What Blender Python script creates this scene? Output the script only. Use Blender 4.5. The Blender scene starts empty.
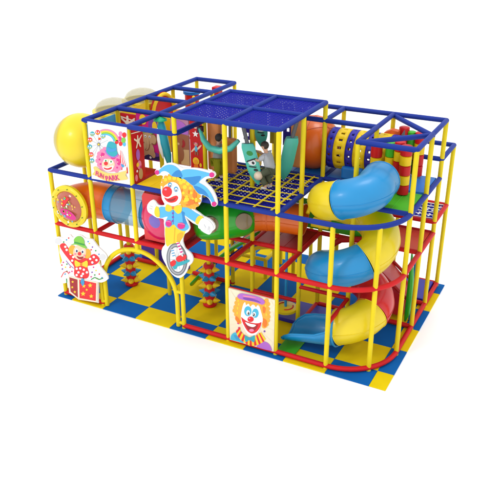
import bpy, bmesh, math, random
from mathutils import Vector, Matrix
random.seed(7)
PI = math.pi
sc = bpy.context.scene
COL = sc.collection
UX, UY = 1.2, 1.2045            # bay size in metres
Z1, Z2, Z3, Z4 = 2.003, 3.381, 4.737, 5.132
def V(x, y, z): return Vector((x*UX, y*UY, z))   # bay coordinates -> metres

# ------------------------------------------------------------------ materials
MATS = {}
def mat(name, rgb, rough=.35, coat=.0, alpha=1., bump=0., bscale=60, var=.06, spec=.5, metal=0.):
    if name in MATS: return MATS[name]
    m = bpy.data.materials.new(name); m.use_nodes = True
    nt = m.node_tree; b = nt.nodes['Principled BSDF']
    b.inputs['Roughness'].default_value = rough
    b.inputs['Specular IOR Level'].default_value = spec
    b.inputs['Metallic'].default_value = metal
    b.inputs['Coat Weight'].default_value = coat
    b.inputs['Coat Roughness'].default_value = .12
    tc = nt.nodes.new('ShaderNodeTexCoord')
    n = nt.nodes.new('ShaderNodeTexNoise'); n.inputs['Scale'].default_value = 2.3; n.inputs['Detail'].default_value = 4
    nt.links.new(tc.outputs['Object'], n.inputs['Vector'])
    r = nt.nodes.new('ShaderNodeValToRGB')
    a = tuple(max(0, c*(1-var)) for c in rgb); z = tuple(min(1, c*(1+var)) for c in rgb)
    r.color_ramp.elements[0].color = (*a, 1); r.color_ramp.elements[1].color = (*z, 1)
    r.color_ramp.elements[0].position = .35; r.color_ramp.elements[1].position = .65
    nt.links.new(n.outputs['Fac'], r.inputs['Fac']); nt.links.new(r.outputs['Color'], b.inputs['Base Color'])
    if bump:
        n2 = nt.nodes.new('ShaderNodeTexNoise'); n2.inputs['Scale'].default_value = bscale; n2.inputs['Detail'].default_value = 3
        nt.links.new(tc.outputs['Object'], n2.inputs['Vector'])
        bp = nt.nodes.new('ShaderNodeBump'); bp.inputs['Strength'].default_value = bump; bp.inputs['Distance'].default_value = .01
        nt.links.new(n2.outputs['Fac'], bp.inputs['Height']); nt.links.new(bp.outputs['Normal'], b.inputs['Normal'])
    if alpha < 1: b.inputs['Alpha'].default_value = alpha
    MATS[name] = m; return m
def srgb(r, g, b):
    f = lambda c: (c/255/12.92) if c/255 <= .04045 else ((c/255+.055)/1.055)**2.4
    return (.86*f(r), .86*f(g), .86*f(b))
Mpost = mat('yellow_sleeve', srgb(232,208,4), .6, bump=.08, spec=.35)
Mblue = mat('blue_sleeve', srgb(4,44,142), .65, bump=.08, spec=.3)
Mred = mat('red_sleeve', srgb(204,6,18), .6, bump=.08, spec=.3)
MmatB = mat('blue_eva', srgb(0,96,176), .85, spec=.15, bump=.25, bscale=120, var=.04)
MmatY = mat('yellow_eva', srgb(232,204,0), .85, spec=.15, bump=.25, bscale=120, var=.04)
Pblue = mat('blue_plastic', srgb(0,138,200), .4, .12, var=.03)
Pyel = mat('yellow_plastic', srgb(234,208,8), .4, .2, var=.03)
Pred = mat('red_plastic', srgb(212,12,26), .36, .2, var=.03)
Pgreen = mat('green_plastic', srgb(28,178,28), .28, .35, var=.03)
Porange = mat('orange_plastic', srgb(238,108,8), .36, .2, var=.03)
Pteal = mat('teal_vinyl', srgb(84,208,186), .4, .2)
Pclear = mat('clear_plastic', srgb(190,184,140), .15, .4, alpha=.55, var=.02)
Pclearblue = mat('clear_blue_plastic', srgb(110,178,215), .12, .5, alpha=.55, var=.02)
Pclearred = mat('clear_red_plastic', srgb(205,16,30), .3, .3, alpha=.82, var=.03)
Pclearpink = mat('clear_pink_plastic', srgb(232,30,100), .2, .4, alpha=.8, var=.03)
Vyel = mat('yellow_vinyl', srgb(244,205,14), .45, spec=.3, bump=.15, bscale=25)
Vred = mat('red_vinyl', srgb(205,18,26), .45, spec=.3, bump=.15, bscale=25)
Vdred = mat('dark_red_vinyl', srgb(176,14,22), .45, spec=.3, bump=.15, bscale=25)
Vredor = mat('vermilion_vinyl', srgb(226,66,30), .45, spec=.3, bump=.15, bscale=25)
Vgreen = mat('green_vinyl', srgb(70,185,40), .45, spec=.3, bump=.15, bscale=25)
Vblue = mat('blue_vinyl', srgb(18,118,215), .45, spec=.3, bump=.15, bscale=25)
Vnavy = mat('navy_vinyl', srgb(44,40,170), .45, spec=.3, bump=.15, bscale=25)
Vpurple = mat('purple_vinyl', srgb(84,60,190), .45, spec=.3, bump=.15, bscale=25)
Vorange = mat('orange_vinyl', srgb(246,156,92), .45, spec=.3, bump=.15, bscale=25)
Nblue = mat('blue_net', srgb(6,14,142), .8, spec=.15, bump=.2, bscale=200)
Nyel = mat('yellow_rope', srgb(240,212,20), .6, bump=.2, bscale=200)
Mdark = mat('dark_hole', srgb(60,20,60), .6)
Mgrey = mat('grey_strap', srgb(110,112,118), .5)
Msteel = mat('steel', srgb(170,175,180), .3, metal=.8)
PAL = dict(orange=(248,170,30), gold=(252,208,30), dorange=(238,120,20), dgold=(225,175,20), orangel=(248,172,50), goldl=(250,205,110),
 white=(250,250,250), cream=(248,226,200), cream2=(240,226,196), sky=(80,180,228), blue=(30,130,200), skyd=(50,150,205), cyan=(60,180,215), teal=(30,165,180),
 navy=(30,40,90), magenta=(214,20,130), purple=(120,60,170), purplel=(176,100,200), red=(226,20,30), dred=(160,10,25), pinkl=(244,130,170),
 grey=(165,168,175), greyl=(215,215,218), greyd=(105,110,118), peach=(248,205,170), green=(40,150,60), greenl=(120,195,60), black=(15,15,25),
 beige=(200,165,120), brown=(150,90,60))
def ink(n): return mat('print_'+n, srgb(*PAL[n]), .4, var=.02)

# ------------------------------------------------------------------ objects
def tag(o, label, cat, group=None, kind=None):
    o['label'] = label; o['category'] = cat
    if group: o['group'] = group
    if kind: o['kind'] = kind
    return o
def thing(name, label, cat, loc=(0,0,0), group=None, rz=0):
    o = bpy.data.objects.new(name, None); COL.objects.link(o); o.location = loc; o.rotation_euler = (0,0,rz)
    o.empty_display_size = .1
    return tag(o, label, cat, group)
def obj(name, bm, m, parent=None, smooth=True, world=True, bevel=0, label=None):
    me = bpy.data.meshes.new(name); bmesh.ops.recalc_face_normals(bm, faces=bm.faces) if smooth is not None else None
    bm.to_mesh(me); bm.free()
    for mm in (m if isinstance(m, (list, tuple)) else [m]): me.materials.append(mm)
    if smooth:
        me.shade_smooth()
        try: me.set_sharp_from_angle(angle=math.radians(38))
        except Exception: pass
    o = bpy.data.objects.new(name, me); COL.objects.link(o)
    if parent:
        o.parent = parent
        if world:
            M = Matrix.Identity(4); p = parent; chain = []
            while p: chain.append(p); p = p.parent
            for q in reversed(chain): M = M @ Matrix.LocRotScale(q.location, q.rotation_euler, q.scale)
            me.transform(M.inverted())
    if bevel:
        md = o.modifiers.new('bevel', 'BEVEL'); md.width = bevel; md.segments = 2; md.limit_method = 'ANGLE'
    if label: o['label'] = label
    return o
def copy_tree(o, parent=None):
    c = o.copy(); COL.objects.link(c); c.parent = parent
    for ch in list(o.children): copy_tree(ch, c)
    return c
def basis(d):
    d = d.normalized(); a = Vector((0,0,1)) if abs(d.z) < .95 else Vector((1,0,0))
    u = d.cross(a).normalized(); return u, d.cross(u).normalized()
def sweep(bm, pts, rad, seg=14, cap=True, closed=False, mi=0):
    pts = [Vector(p) for p in pts]; n = len(pts)
    if not hasattr(rad, '__len__'): rad = [rad]*n
    rings = []; u = None
    for i, p in enumerate(pts):
        if closed: d = pts[(i+1) % n]-pts[i-1]
        else: d = pts[min(i+1, n-1)]-pts[max(i-1, 0)]
        d.normalize()
        if u is None: u, v = basis(d)
        else: u = (u-d*u.dot(d)).normalized()
        v = d.cross(u)
        rings.append([bm.verts.new(p+(u*math.cos(2*PI*k/seg)+v*math.sin(2*PI*k/seg))*rad[i]) for k in range(seg)])
    m = n if closed else n-1
    for i in range(m):
        a, b = rings[i], rings[(i+1) % n]
        for k in range(seg):
            f = bm.faces.new((a[k], a[(k+1) % seg], b[(k+1) % seg], b[k])); f.material_index = mi
    if cap and not closed:
        for r_ in (rings[0][::-1], rings[-1]):
            f = bm.faces.new(r_); f.material_index = mi
    return rings
def bar(bm, a, b, r, seg=14, dome=True):
    a, b = Vector(a), Vector(b); d = (b-a).normalized()
    if dome: pts = [a-d*r, a-d*r*.8, a-d*r*.4, a, b, b+d*r*.4, b+d*r*.8, b+d*r]; rr = [r*.15, r*.6, r*.92, r, r, r*.92, r*.6, r*.15]
    else: pts = [a, b]; rr = [r, r]
    sweep(bm, pts, rr, seg)
def box(bm, a, b, mi=0):
    x0,y0,z0 = a; x1,y1,z1 = b
    v = [bm.verts.new((x,y,z)) for z in (z0,z1) for x,y in ((x0,y0),(x1,y0),(x1,y1),(x0,y1))]
    for q in ((3,2,1,0),(4,5,6,7),(0,1,5,4),(1,2,6,5),(2,3,7,6),(3,0,4,7)):
        f = bm.faces.new([v[i] for i in q]); f.material_index = mi
def lathe(bm, org, axis, prof, seg=32, mi=0, closeends=False):
    """prof: list of (distance along axis, radius)"""
    o = Vector(org); d = Vector(axis).normalized(); u, v = basis(d); rings = []
    for t, r in prof:
        r = max(r, .0008)
        rings.append([bm.verts.new(o+d*t+(u*math.cos(2*PI*k/seg)+v*math.sin(2*PI*k/seg))*r) for k in range(seg)])
    for a, b in zip(rings, rings[1:]):
        for k in range(seg):
            f = bm.faces.new((a[k], a[(k+1) % seg], b[(k+1) % seg], b[k])); f.material_index = mi
    if closeends: bm.faces.new(rings[0][::-1]); bm.faces.new(rings[-1])
def torus(bm, org, axis, R, r, seg=32, s2=10):
    o = Vector(org); u, v = basis(Vector(axis))
    sweep(bm, [o+(u*math.cos(2*PI*k/seg)+v*math.sin(2*PI*k/seg))*R for k in range(seg)], r, s2, closed=True)
def B(): return bmesh.new()
def catmull(P, k=3):
    n = len(P); out = []
    for i in range(n):
        p0,p1,p2,p3 = P[i-1],P[i],P[(i+1) % n],P[(i+2) % n]
        for j in range(k):
            t = j/k
            out.append(tuple(.5*((2*p1[q])+(-p0[q]+p2[q])*t+(2*p0[q]-5*p1[q]+4*p2[q]-p3[q])*t*t+(-p0[q]+3*p1[q]-3*p2[q]+p3[q])*t**3) for q in (0,1)))
    return out
def area(P): return sum(P[i-1][0]*P[i][1]-P[i][0]*P[i-1][1] for i in range(len(P)))/2
def sheet(bm, P, to3, mi=0):
    from mathutils.geometry import tessellate_polygon
    if area(P) < 0: P = P[::-1]
    vs = [bm.verts.new(to3(x, z)) for x, z in P]
    for t in tessellate_polygon([[Vector((x, z, 0)) for x, z in P]]):
        try:
            f = bm.faces.new([vs[i] for i in t]); f.material_index = mi
        except ValueError: pass
def slab(bm, P, to3, toback):
    """flat board with real thickness: front sheet, back sheet and edge"""
    if area(P) < 0: P = P[::-1]
    sheet(bm, P, to3); sheet(bm, P, toback)
    n = len(P); F = [bm.verts.new(to3(*q)) for q in P]; K = [bm.verts.new(toback(*q)) for q in P]
    for i in range(n): bm.faces.new((F[i], F[(i+1) % n], K[(i+1) % n], K[i]))
def artwork(key, name, label, cat, y, thick=.04, edge='white', group=None, text=None):
    A = ART[key]; bd = catmull(A['board'], 2) if A['bs'] else A['board']
    cx = sum(q[0] for q in A['board'])/len(A['board']); zb = min(q[1] for q in A['board'])
    t = thing(name, label, cat, (cx, y, zb), group)
    b = B(); slab(b, bd, lambda x, z: (x, y, z), lambda x, z: (x, y+thick, z)); obj('board', b, ink(edge), t, smooth=None)
    b = B(); names = []
    for ii, (c, L, sm, P) in enumerate(A['items']):
        if c not in names: names.append(c)
        P2 = catmull(P, 3) if sm and len(P) < 30 else P
        if len(P) <= 8 and sm and abs(area(P)) < .003: P2 = P
        yy = y-.003*L-.00012*(ii % 24)
        sheet(b, P2, lambda x, z: (x, yy, z), names.index(c))
    obj('printed_picture', b, [ink(n) for n in names], t, smooth=None)
    return t
def text_mesh(s, size, M, m, parent, name='lettering', extrude=.002):
    cu = bpy.data.curves.new(name, 'FONT'); cu.body = s; cu.size = size; cu.extrude = extrude; cu.offset = size*.018
    cu.align_x = 'LEFT'
    tmp = bpy.data.objects.new('tmp', cu); COL.objects.link(tmp)
    dg = bpy.context.evaluated_depsgraph_get(); me = bpy.data.meshes.new_from_object(tmp.evaluated_get(dg))
    bpy.data.objects.remove(tmp); bm = B(); bm.from_mesh(me); bm.transform(M)
    return obj(name, bm, m, parent, smooth=None)
KEY, TOPL = 1200, 1000
ART={
 'unicycle':dict(bs=True,board=[(3.146,3.881),(3.214,3.964),(3.318,3.998),(3.406,4.09),(3.571,4.151),(3.73,4.133),(3.866,4.084),(4.122,4.124),(4.316,4.133),(4.507,4.122),(4.621,4.116),(4.657,4.053),(4.598,3.984),(4.463,3.948),(4.403,3.871),(4.534,3.77),(4.626,3.645),(4.672,3.51),(4.677,3.404),(4.618,3.35),(4.54,3.361),(4.524,3.441),(4.468,3.517),(4.372,3.557),(4.301,3.545),(4.289,3.423),(4.225,3.295),(4.102,3.206),(4.238,3.133),(4.335,3.077),(4.472,3.045),(4.594,2.951),(4.607,2.842),(4.534,2.768),(4.48,2.685),(4.4,2.68),(4.262,2.735),(4.206,2.829),(4.066,2.865),(3.948,2.935),(3.878,2.989),(3.937,2.877),(3.979,2.734),(3.925,2.628),(3.84,2.564),(3.794,2.476),(3.779,2.356),(3.83,2.211),(3.919,2.16),(3.999,2.091),(4.027,1.979),(3.981,1.87),(3.901,1.783),(3.844,1.637),(3.752,1.505),(3.641,1.425),(3.512,1.435),(3.388,1.529),(3.29,1.69),(3.212,1.835),(3.193,1.992),(3.241,2.123),(3.306,2.208),(3.305,2.452),(3.315,2.6),(3.306,2.714),(3.3,2.817),(3.13,2.807),(3.006,2.86),(2.902,2.906),(2.877,3.016),(2.928,3.128),(3.033,3.215),(3.115,3.185),(3.174,3.12),(3.3,3.132),(3.354,3.18),(3.294,3.281),(3.28,3.446),(3.285,3.631),(3.334,3.748),(3.356,3.824),(3.286,3.831),(3.202,3.807)],items=[
  ('orange',1,1,[(3.346,3.677),(3.386,3.786),(3.513,3.857),(3.776,3.892),(3.961,3.851),(4.125,3.736),(4.226,3.61),(4.251,3.453),(4.173,3.293),(4.042,3.214),(3.901,3.217),(3.77,3.256),(3.595,3.205),(3.433,3.243),(3.322,3.453)]),
  ('orange',1,1,[(3.411,3.732),(3.404,3.712),(3.388,3.694),(3.366,3.682),(3.342,3.678),(3.321,3.683),(3.307,3.696),(3.303,3.714),(3.31,3.734),(3.326,3.752),(3.348,3.764),(3.372,3.768),(3.393,3.763),(3.407,3.75)]),
  ('orange',1,1,[(3.482,3.816),(3.475,3.796),(3.459,3.778),(3.437,3.766),(3.413,3.762),(3.392,3.767),(3.378,3.78),(3.374,3.798),(3.381,3.818),(3.397,3.836),(3.419,3.848),(3.443,3.852),(3.464,3.847),(3.477,3.834)]),
  ('orange',1,1,[(3.586,3.869),(3.58,3.849),(3.564,3.831),(3.542,3.82),(3.519,3.816),(3.498,3.821),(3.484,3.833),(3.48,3.851),(3.486,3.871),(3.502,3.889),(3.524,3.901),(3.547,3.904),(3.568,3.899),(3.582,3.887)]),
  ('orange',1,1,[(3.696,3.89),(3.69,3.87),(3.674,3.853),(3.653,3.841),(3.629,3.837),(3.608,3.842),(3.595,3.855),(3.59,3.873),(3.597,3.893),(3.612,3.91),(3.634,3.922),(3.658,3.926),(3.678,3.921),(3.692,3.908)]),
  ('orange',1,1,[(3.824,3.9),(3.818,3.881),(3.803,3.863),(3.781,3.851),(3.758,3.848),(3.738,3.853),(3.724,3.865),(3.72,3.883),(3.726,3.903),(3.741,3.92),(3.763,3.932),(3.786,3.936),(3.807,3.931),(3.82,3.918)]),
  ('orange',1,1,[(3.927,3.881),(3.921,3.862),(3.905,3.844),(3.884,3.833),(3.861,3.829),(3.84,3.834),(3.827,3.846),(3.822,3.864),(3.829,3.884),(3.844,3.901),(3.865,3.913),(3.888,3.917),(3.909,3.912),(3.922,3.899)]),
  ('orange',1,1,[(4.02,3.847),(4.014,3.827),(3.999,3.81),(3.977,3.798),(3.954,3.794),(3.934,3.799),(3.92,3.812),(3.916,3.83),(3.922,3.849),(3.937,3.867),(3.959,3.878),(3.982,3.882),(4.002,3.877),(4.015,3.865)]),
  ('orange',1,1,[(4.111,3.787),(4.105,3.768),(4.091,3.75),(4.069,3.739),(4.046,3.735),(4.026,3.74),(4.012,3.752),(4.008,3.77),(4.014,3.79),(4.029,3.807),(4.05,3.819),(4.073,3.823),(4.094,3.818),(4.107,3.805)]),
  ('orange',1,1,[(4.194,3.712),(4.189,3.693),(4.174,3.675),(4.153,3.663),(4.13,3.659),(4.109,3.664),(4.096,3.677),(4.092,3.695),(4.098,3.714),(4.112,3.732),(4.133,3.744),(4.156,3.748),(4.177,3.743),(4.19,3.73)]),
  ('orange',1,1,[(4.261,3.624),(4.256,3.604),(4.241,3.587),(4.22,3.575),(4.197,3.571),(4.177,3.575),(4.163,3.588),(4.159,3.606),(4.164,3.626),(4.179,3.643),(4.2,3.655),(4.223,3.659),(4.243,3.654),(4.257,3.642)]),
  ('orange',1,1,[(4.297,3.529),(4.291,3.51),(4.276,3.492),(4.255,3.48),(4.232,3.476),(4.212,3.481),(4.198,3.493),(4.194,3.511),(4.2,3.531),(4.215,3.549),(4.236,3.561),(4.259,3.565),(4.279,3.56),(4.292,3.547)]),
  ('orange',1,1,[(4.289,3.427),(4.283,3.407),(4.268,3.389),(4.247,3.377),(4.224,3.373),(4.204,3.378),(4.19,3.39),(4.186,3.408),(4.192,3.428),(4.207,3.446),(4.228,3.458),(4.251,3.462),(4.271,3.458),(4.285,3.445)]),
  ('orange',1,1,[(4.242,3.324),(4.236,3.304),(4.221,3.286),(4.2,3.273),(4.176,3.269),(4.156,3.274),(4.142,3.287),(4.138,3.305),(4.144,3.325),(4.159,3.343),(4.18,3.355),(4.203,3.359),(4.224,3.355),(4.237,3.342)]),
  ('orange',1,1,[(4.159,3.247),(4.153,3.226),(4.138,3.208),(4.117,3.196),(4.093,3.191),(4.073,3.196),(4.059,3.209),(4.055,3.227),(4.061,3.247),(4.076,3.266),(4.097,3.278),(4.12,3.282),(4.141,3.278),(4.155,3.265)]),
  ('orange',1,1,[(4.054,3.212),(4.048,3.192),(4.033,3.174),(4.011,3.161),(3.988,3.157),(3.967,3.161),(3.953,3.174),(3.949,3.193),(3.955,3.213),(3.97,3.231),(3.992,3.244),(4.015,3.248),(4.036,3.243),(4.05,3.231)]),
  ('orange',1,1,[(3.958,3.228),(3.952,3.207),(3.937,3.189),(3.915,3.176),(3.891,3.172),(3.871,3.177),(3.857,3.19),(3.852,3.208),(3.859,3.228),(3.874,3.247),(3.896,3.259),(3.919,3.264),(3.94,3.259),(3.954,3.246)]),
  ('orange',1,1,[(3.38,3.639),(3.374,3.619),(3.357,3.601),(3.335,3.589),(3.311,3.585),(3.29,3.59),(3.276,3.603),(3.272,3.621),(3.278,3.641),(3.295,3.659),(3.317,3.671),(3.341,3.675),(3.362,3.671),(3.376,3.658)]),
  ('orange',1,1,[(3.878,3.242),(3.872,3.222),(3.857,3.204),(3.835,3.191),(3.811,3.187),(3.79,3.191),(3.776,3.204),(3.772,3.223),(3.778,3.243),(3.794,3.262),(3.816,3.274),(3.839,3.278),(3.86,3.274),(3.874,3.261)]),
  ('gold',2,1,[(3.474,3.764),(3.468,3.744),(3.453,3.727),(3.433,3.715),(3.411,3.711),(3.391,3.716),(3.379,3.729),(3.375,3.748),(3.381,3.768),(3.396,3.785),(3.416,3.797),(3.438,3.8),(3.458,3.795),(3.47,3.782)]),
  ('gold',2,1,[(3.583,3.818),(3.577,3.797),(3.561,3.778),(3.539,3.765),(3.515,3.761),(3.494,3.767),(3.48,3.781),(3.477,3.801),(3.483,3.822),(3.499,3.841),(3.521,3.853),(3.545,3.857),(3.565,3.852),(3.579,3.838)]),
  ('gold',2,1,[(3.705,3.838),(3.699,3.817),(3.683,3.798),(3.661,3.785),(3.638,3.781),(3.617,3.787),(3.603,3.801),(3.599,3.821),(3.606,3.842),(3.622,3.861),(3.643,3.873),(3.667,3.877),(3.687,3.871),(3.701,3.857)]),
  ('gold',2,1,[(3.833,3.837),(3.826,3.813),(3.808,3.791),(3.783,3.777),(3.756,3.772),(3.732,3.779),(3.717,3.795),(3.712,3.818),(3.719,3.842),(3.737,3.864),(3.762,3.878),(3.789,3.882),(3.813,3.876),(3.828,3.86)]),
  ('gold',2,1,[(3.947,3.813),(3.94,3.791),(3.924,3.77),(3.901,3.757),(3.876,3.753),(3.854,3.759),(3.839,3.774),(3.835,3.795),(3.841,3.818),(3.858,3.838),(3.881,3.851),(3.906,3.855),(3.928,3.849),(3.943,3.834)]),
  ('gold',2,1,[(4.028,3.763),(4.022,3.743),(4.008,3.726),(3.988,3.714),(3.967,3.711),(3.948,3.716),(3.936,3.729),(3.932,3.747),(3.937,3.766),(3.951,3.783),(3.971,3.795),(3.992,3.798),(4.011,3.793),(4.024,3.781)]),
  ('gold',2,1,[(3.861,3.763),(3.855,3.742),(3.839,3.723),(3.818,3.711),(3.794,3.707),(3.774,3.712),(3.76,3.726),(3.756,3.746),(3.762,3.767),(3.778,3.786),(3.799,3.799),(3.823,3.802),(3.843,3.797),(3.857,3.783)]),
  ('gold',2,1,[(3.956,3.679),(3.95,3.658),(3.935,3.639),(3.913,3.626),(3.89,3.622),(3.869,3.627),(3.856,3.641),(3.852,3.661),(3.858,3.682),(3.873,3.701),(3.895,3.714),(3.918,3.718),(3.938,3.712),(3.952,3.698)]),
  ('gold',2,1,[(4.083,3.675),(4.078,3.659),(4.067,3.645),(4.05,3.635),(4.032,3.632),(4.017,3.636),(4.006,3.647),(4.003,3.662),(4.008,3.678),(4.019,3.693),(4.036,3.702),(4.053,3.705),(4.069,3.701),(4.08,3.69)]),
  ('gold',2,1,[(3.897,3.535),(3.892,3.518),(3.881,3.504),(3.864,3.494),(3.846,3.491),(3.83,3.495),(3.819,3.506),(3.816,3.521),(3.821,3.538),(3.833,3.552),(3.85,3.562),(3.868,3.565),(3.883,3.561),(3.894,3.55)]),
  ('gold',2,1,[(3.978,3.466),(3.973,3.451),(3.963,3.437),(3.948,3.428),(3.932,3.426),(3.917,3.429),(3.908,3.439),(3.905,3.453),(3.909,3.468),(3.92,3.481),(3.935,3.49),(3.951,3.493),(3.965,3.489),(3.975,3.479)]),
  ('gold',2,1,[(4.094,3.569),(4.09,3.555),(4.079,3.541),(4.064,3.533),(4.048,3.53),(4.034,3.534),(4.025,3.543),(4.022,3.557),(4.026,3.572),(4.037,3.585),(4.051,3.594),(4.067,3.596),(4.081,3.593),(4.091,3.583)]),
  ('gold',2,1,[(4.188,3.55),(4.184,3.537),(4.175,3.525),(4.162,3.517),(4.148,3.515),(4.135,3.518),(4.127,3.527),(4.124,3.539),(4.128,3.552),(4.137,3.563),(4.15,3.571),(4.164,3.574),(4.177,3.57),(4.185,3.562)]),
  ('gold',2,1,[(3.924,3.358),(3.92,3.342),(3.909,3.329),(3.894,3.32),(3.878,3.317),(3.864,3.321),(3.854,3.33),(3.851,3.344),(3.856,3.359),(3.866,3.373),(3.881,3.382),(3.898,3.385),(3.912,3.381),(3.922,3.371)]),
  ('gold',2,1,[(4.124,3.448),(4.12,3.435),(4.111,3.423),(4.098,3.415),(4.084,3.413),(4.071,3.416),(4.063,3.425),(4.06,3.437),(4.064,3.45),(4.073,3.462),(4.086,3.47),(4.101,3.472),(4.113,3.469),(4.122,3.46)]),
  ('dorange',3,1,[(3.875,3.411),(3.871,3.388),(3.864,3.369),(3.853,3.357),(3.842,3.355),(3.833,3.363),(3.827,3.38),(3.826,3.402),(3.83,3.425),(3.837,3.444),(3.848,3.456),(3.858,3.458),(3.868,3.45),(3.874,3.433)]),
  ('dorange',3,1,[(4.019,3.574),(4.016,3.555),(4.01,3.539),(4.001,3.529),(3.992,3.527),(3.985,3.534),(3.98,3.549),(3.979,3.567),(3.982,3.587),(3.988,3.603),(3.996,3.613),(4.005,3.614),(4.013,3.607),(4.018,3.593)]),
  ('dorange',3,1,[(4.151,3.615),(4.148,3.599),(4.142,3.586),(4.134,3.577),(4.125,3.576),(4.118,3.581),(4.113,3.593),(4.111,3.608),(4.114,3.625),(4.12,3.638),(4.128,3.646),(4.137,3.648),(4.145,3.642),(4.15,3.631)]),
  ('dorange',3,1,[(4.215,3.356),(4.211,3.345),(4.2,3.336),(4.183,3.328),(4.166,3.325),(4.15,3.326),(4.139,3.332),(4.135,3.341),(4.14,3.351),(4.151,3.361),(4.167,3.368),(4.185,3.371),(4.201,3.37),(4.212,3.364)]),
  ('dorange',3,1,[(4.021,3.283),(4.015,3.273),(3.999,3.262),(3.976,3.254),(3.951,3.249),(3.928,3.249),(3.913,3.254),(3.908,3.263),(3.914,3.273),(3.93,3.284),(3.953,3.292),(3.978,3.297),(4.001,3.297),(4.016,3.292)]),
  ('dorange',3,1,[(3.843,3.58),(3.841,3.564),(3.836,3.55),(3.829,3.542),(3.822,3.541),(3.816,3.547),(3.812,3.559),(3.811,3.575),(3.813,3.591),(3.819,3.604),(3.826,3.612),(3.833,3.614),(3.839,3.608),(3.843,3.596)]),
  ('dorange',3,1,[(4.137,3.37),(4.127,3.343),(4.101,3.318),(4.065,3.3),(4.026,3.293),(3.991,3.298),(3.967,3.314),(3.96,3.338),(3.97,3.365),(3.995,3.39),(4.031,3.408),(4.071,3.415),(4.105,3.41),(4.129,3.394)]),
  ('dorange',3,1,[(4.195,3.533),(4.188,3.501),(4.173,3.473),(4.152,3.455),(4.129,3.451),(4.108,3.461),(4.095,3.484),(4.091,3.515),(4.098,3.547),(4.113,3.575),(4.135,3.593),(4.158,3.597),(4.178,3.586),(4.191,3.564)]),
  ('gold',3,1,[(4.003,3.408),(3.996,3.385),(3.977,3.364),(3.95,3.349),(3.921,3.344),(3.896,3.349),(3.879,3.364),(3.874,3.385),(3.881,3.409),(3.9,3.43),(3.926,3.444),(3.955,3.449),(3.981,3.444),(3.998,3.429)]),
  ('gold',3,1,[(4.215,3.435),(4.21,3.412),(4.199,3.393),(4.185,3.38),(4.169,3.377),(4.155,3.385),(4.145,3.401),(4.143,3.422),(4.147,3.445),(4.158,3.465),(4.173,3.477),(4.189,3.48),(4.203,3.473),(4.212,3.457)]),
  ('white',3,1,[(3.438,3.649),(3.586,3.732),(3.726,3.705),(3.799,3.572),(3.81,3.41),(3.742,3.269),(3.594,3.179),(3.471,3.194),(3.373,3.284),(3.334,3.437),(3.363,3.571)]),
  ('sky',2,1,[(3.229,3.894),(3.331,4.0),(3.487,4.096),(3.641,4.112),(3.757,4.06),(3.833,3.98),(3.856,3.887),(3.715,3.868),(3.574,3.867),(3.517,3.922),(3.417,3.949),(3.321,3.912),(3.276,3.862)]),
  ('sky',2,1,[(3.735,3.871),(3.792,3.973),(3.904,4.055),(4.121,4.096),(4.353,4.091),(4.562,4.068),(4.55,4.025),(4.418,3.983),(4.275,3.861),(4.224,3.753),(4.105,3.733),(3.951,3.814)]),
  ('sky',2,1,[(4.105,3.733),(4.207,3.821),(4.342,3.801),(4.463,3.73),(4.56,3.615),(4.632,3.45),(4.577,3.422),(4.488,3.527),(4.341,3.573),(4.225,3.589)]),
  ('blue',3,1,[(3.586,3.869),(3.681,3.984),(3.784,4.029),(3.833,3.98),(3.856,3.887),(3.714,3.861)]),
  ('blue',3,1,[(3.874,3.866),(4.074,3.923),(4.31,3.979),(4.275,3.875),(4.186,3.782),(4.105,3.74),(3.983,3.812)]),
  ('blue',3,1,[(4.125,3.729),(4.262,3.731),(4.415,3.661),(4.507,3.524),(4.469,3.538),(4.342,3.58),(4.225,3.596)]),
  ('magenta',4,1,[(3.274,3.894),(3.267,3.871),(3.25,3.851),(3.226,3.837),(3.2,3.833),(3.177,3.839),(3.162,3.854),(3.158,3.876),(3.165,3.899),(3.183,3.919),(3.207,3.933),(3.233,3.937),(3.255,3.931),(3.27,3.915)]),
  ('magenta',4,1,[(4.638,4.06),(4.631,4.035),(4.614,4.013),(4.589,3.998),(4.562,3.993),(4.537,4.0),(4.521,4.017),(4.516,4.04),(4.523,4.065),(4.54,4.087),(4.565,4.102),(4.592,4.106),(4.616,4.1),(4.633,4.083)]),
  ('magenta',4,1,[(4.67,3.424),(4.663,3.4),(4.647,3.378),(4.623,3.363),(4.597,3.358),(4.574,3.364),(4.558,3.38),(4.553,3.403),(4.56,3.427),(4.577,3.449),(4.6,3.464),(4.626,3.469),(4.649,3.462),(4.665,3.447)]),
  ('red',5,1,[(3.577,3.508),(3.561,3.453),(3.522,3.404),(3.469,3.371),(3.412,3.361),(3.361,3.376),(3.328,3.412),(3.319,3.464),(3.335,3.519),(3.374,3.568),(3.427,3.6),(3.484,3.61),(3.534,3.595),(3.567,3.559)]),
  ('pinkl',6,1,[(3.452,3.542),(3.448,3.532),(3.438,3.522),(3.425,3.516),(3.41,3.513),(3.397,3.515),(3.388,3.521),(3.385,3.53),(3.389,3.541),(3.399,3.55),(3.413,3.556),(3.427,3.559),(3.44,3.557),(3.449,3.551)]),
  ('skyd',4,1,[(3.586,3.663),(3.579,3.637),(3.563,3.614),(3.541,3.599),(3.517,3.595),(3.496,3.602),(3.483,3.62),(3.479,3.645),(3.486,3.671),(3.502,3.694),(3.524,3.709),(3.548,3.713),(3.569,3.706),(3.582,3.688)]),
  ('skyd',4,1,[(3.739,3.591),(3.732,3.563),(3.715,3.539),(3.692,3.523),(3.666,3.518),(3.644,3.526),(3.629,3.545),(3.625,3.572),(3.632,3.6),(3.649,3.624),(3.673,3.64),(3.699,3.644),(3.721,3.636),(3.735,3.617)]),
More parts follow.
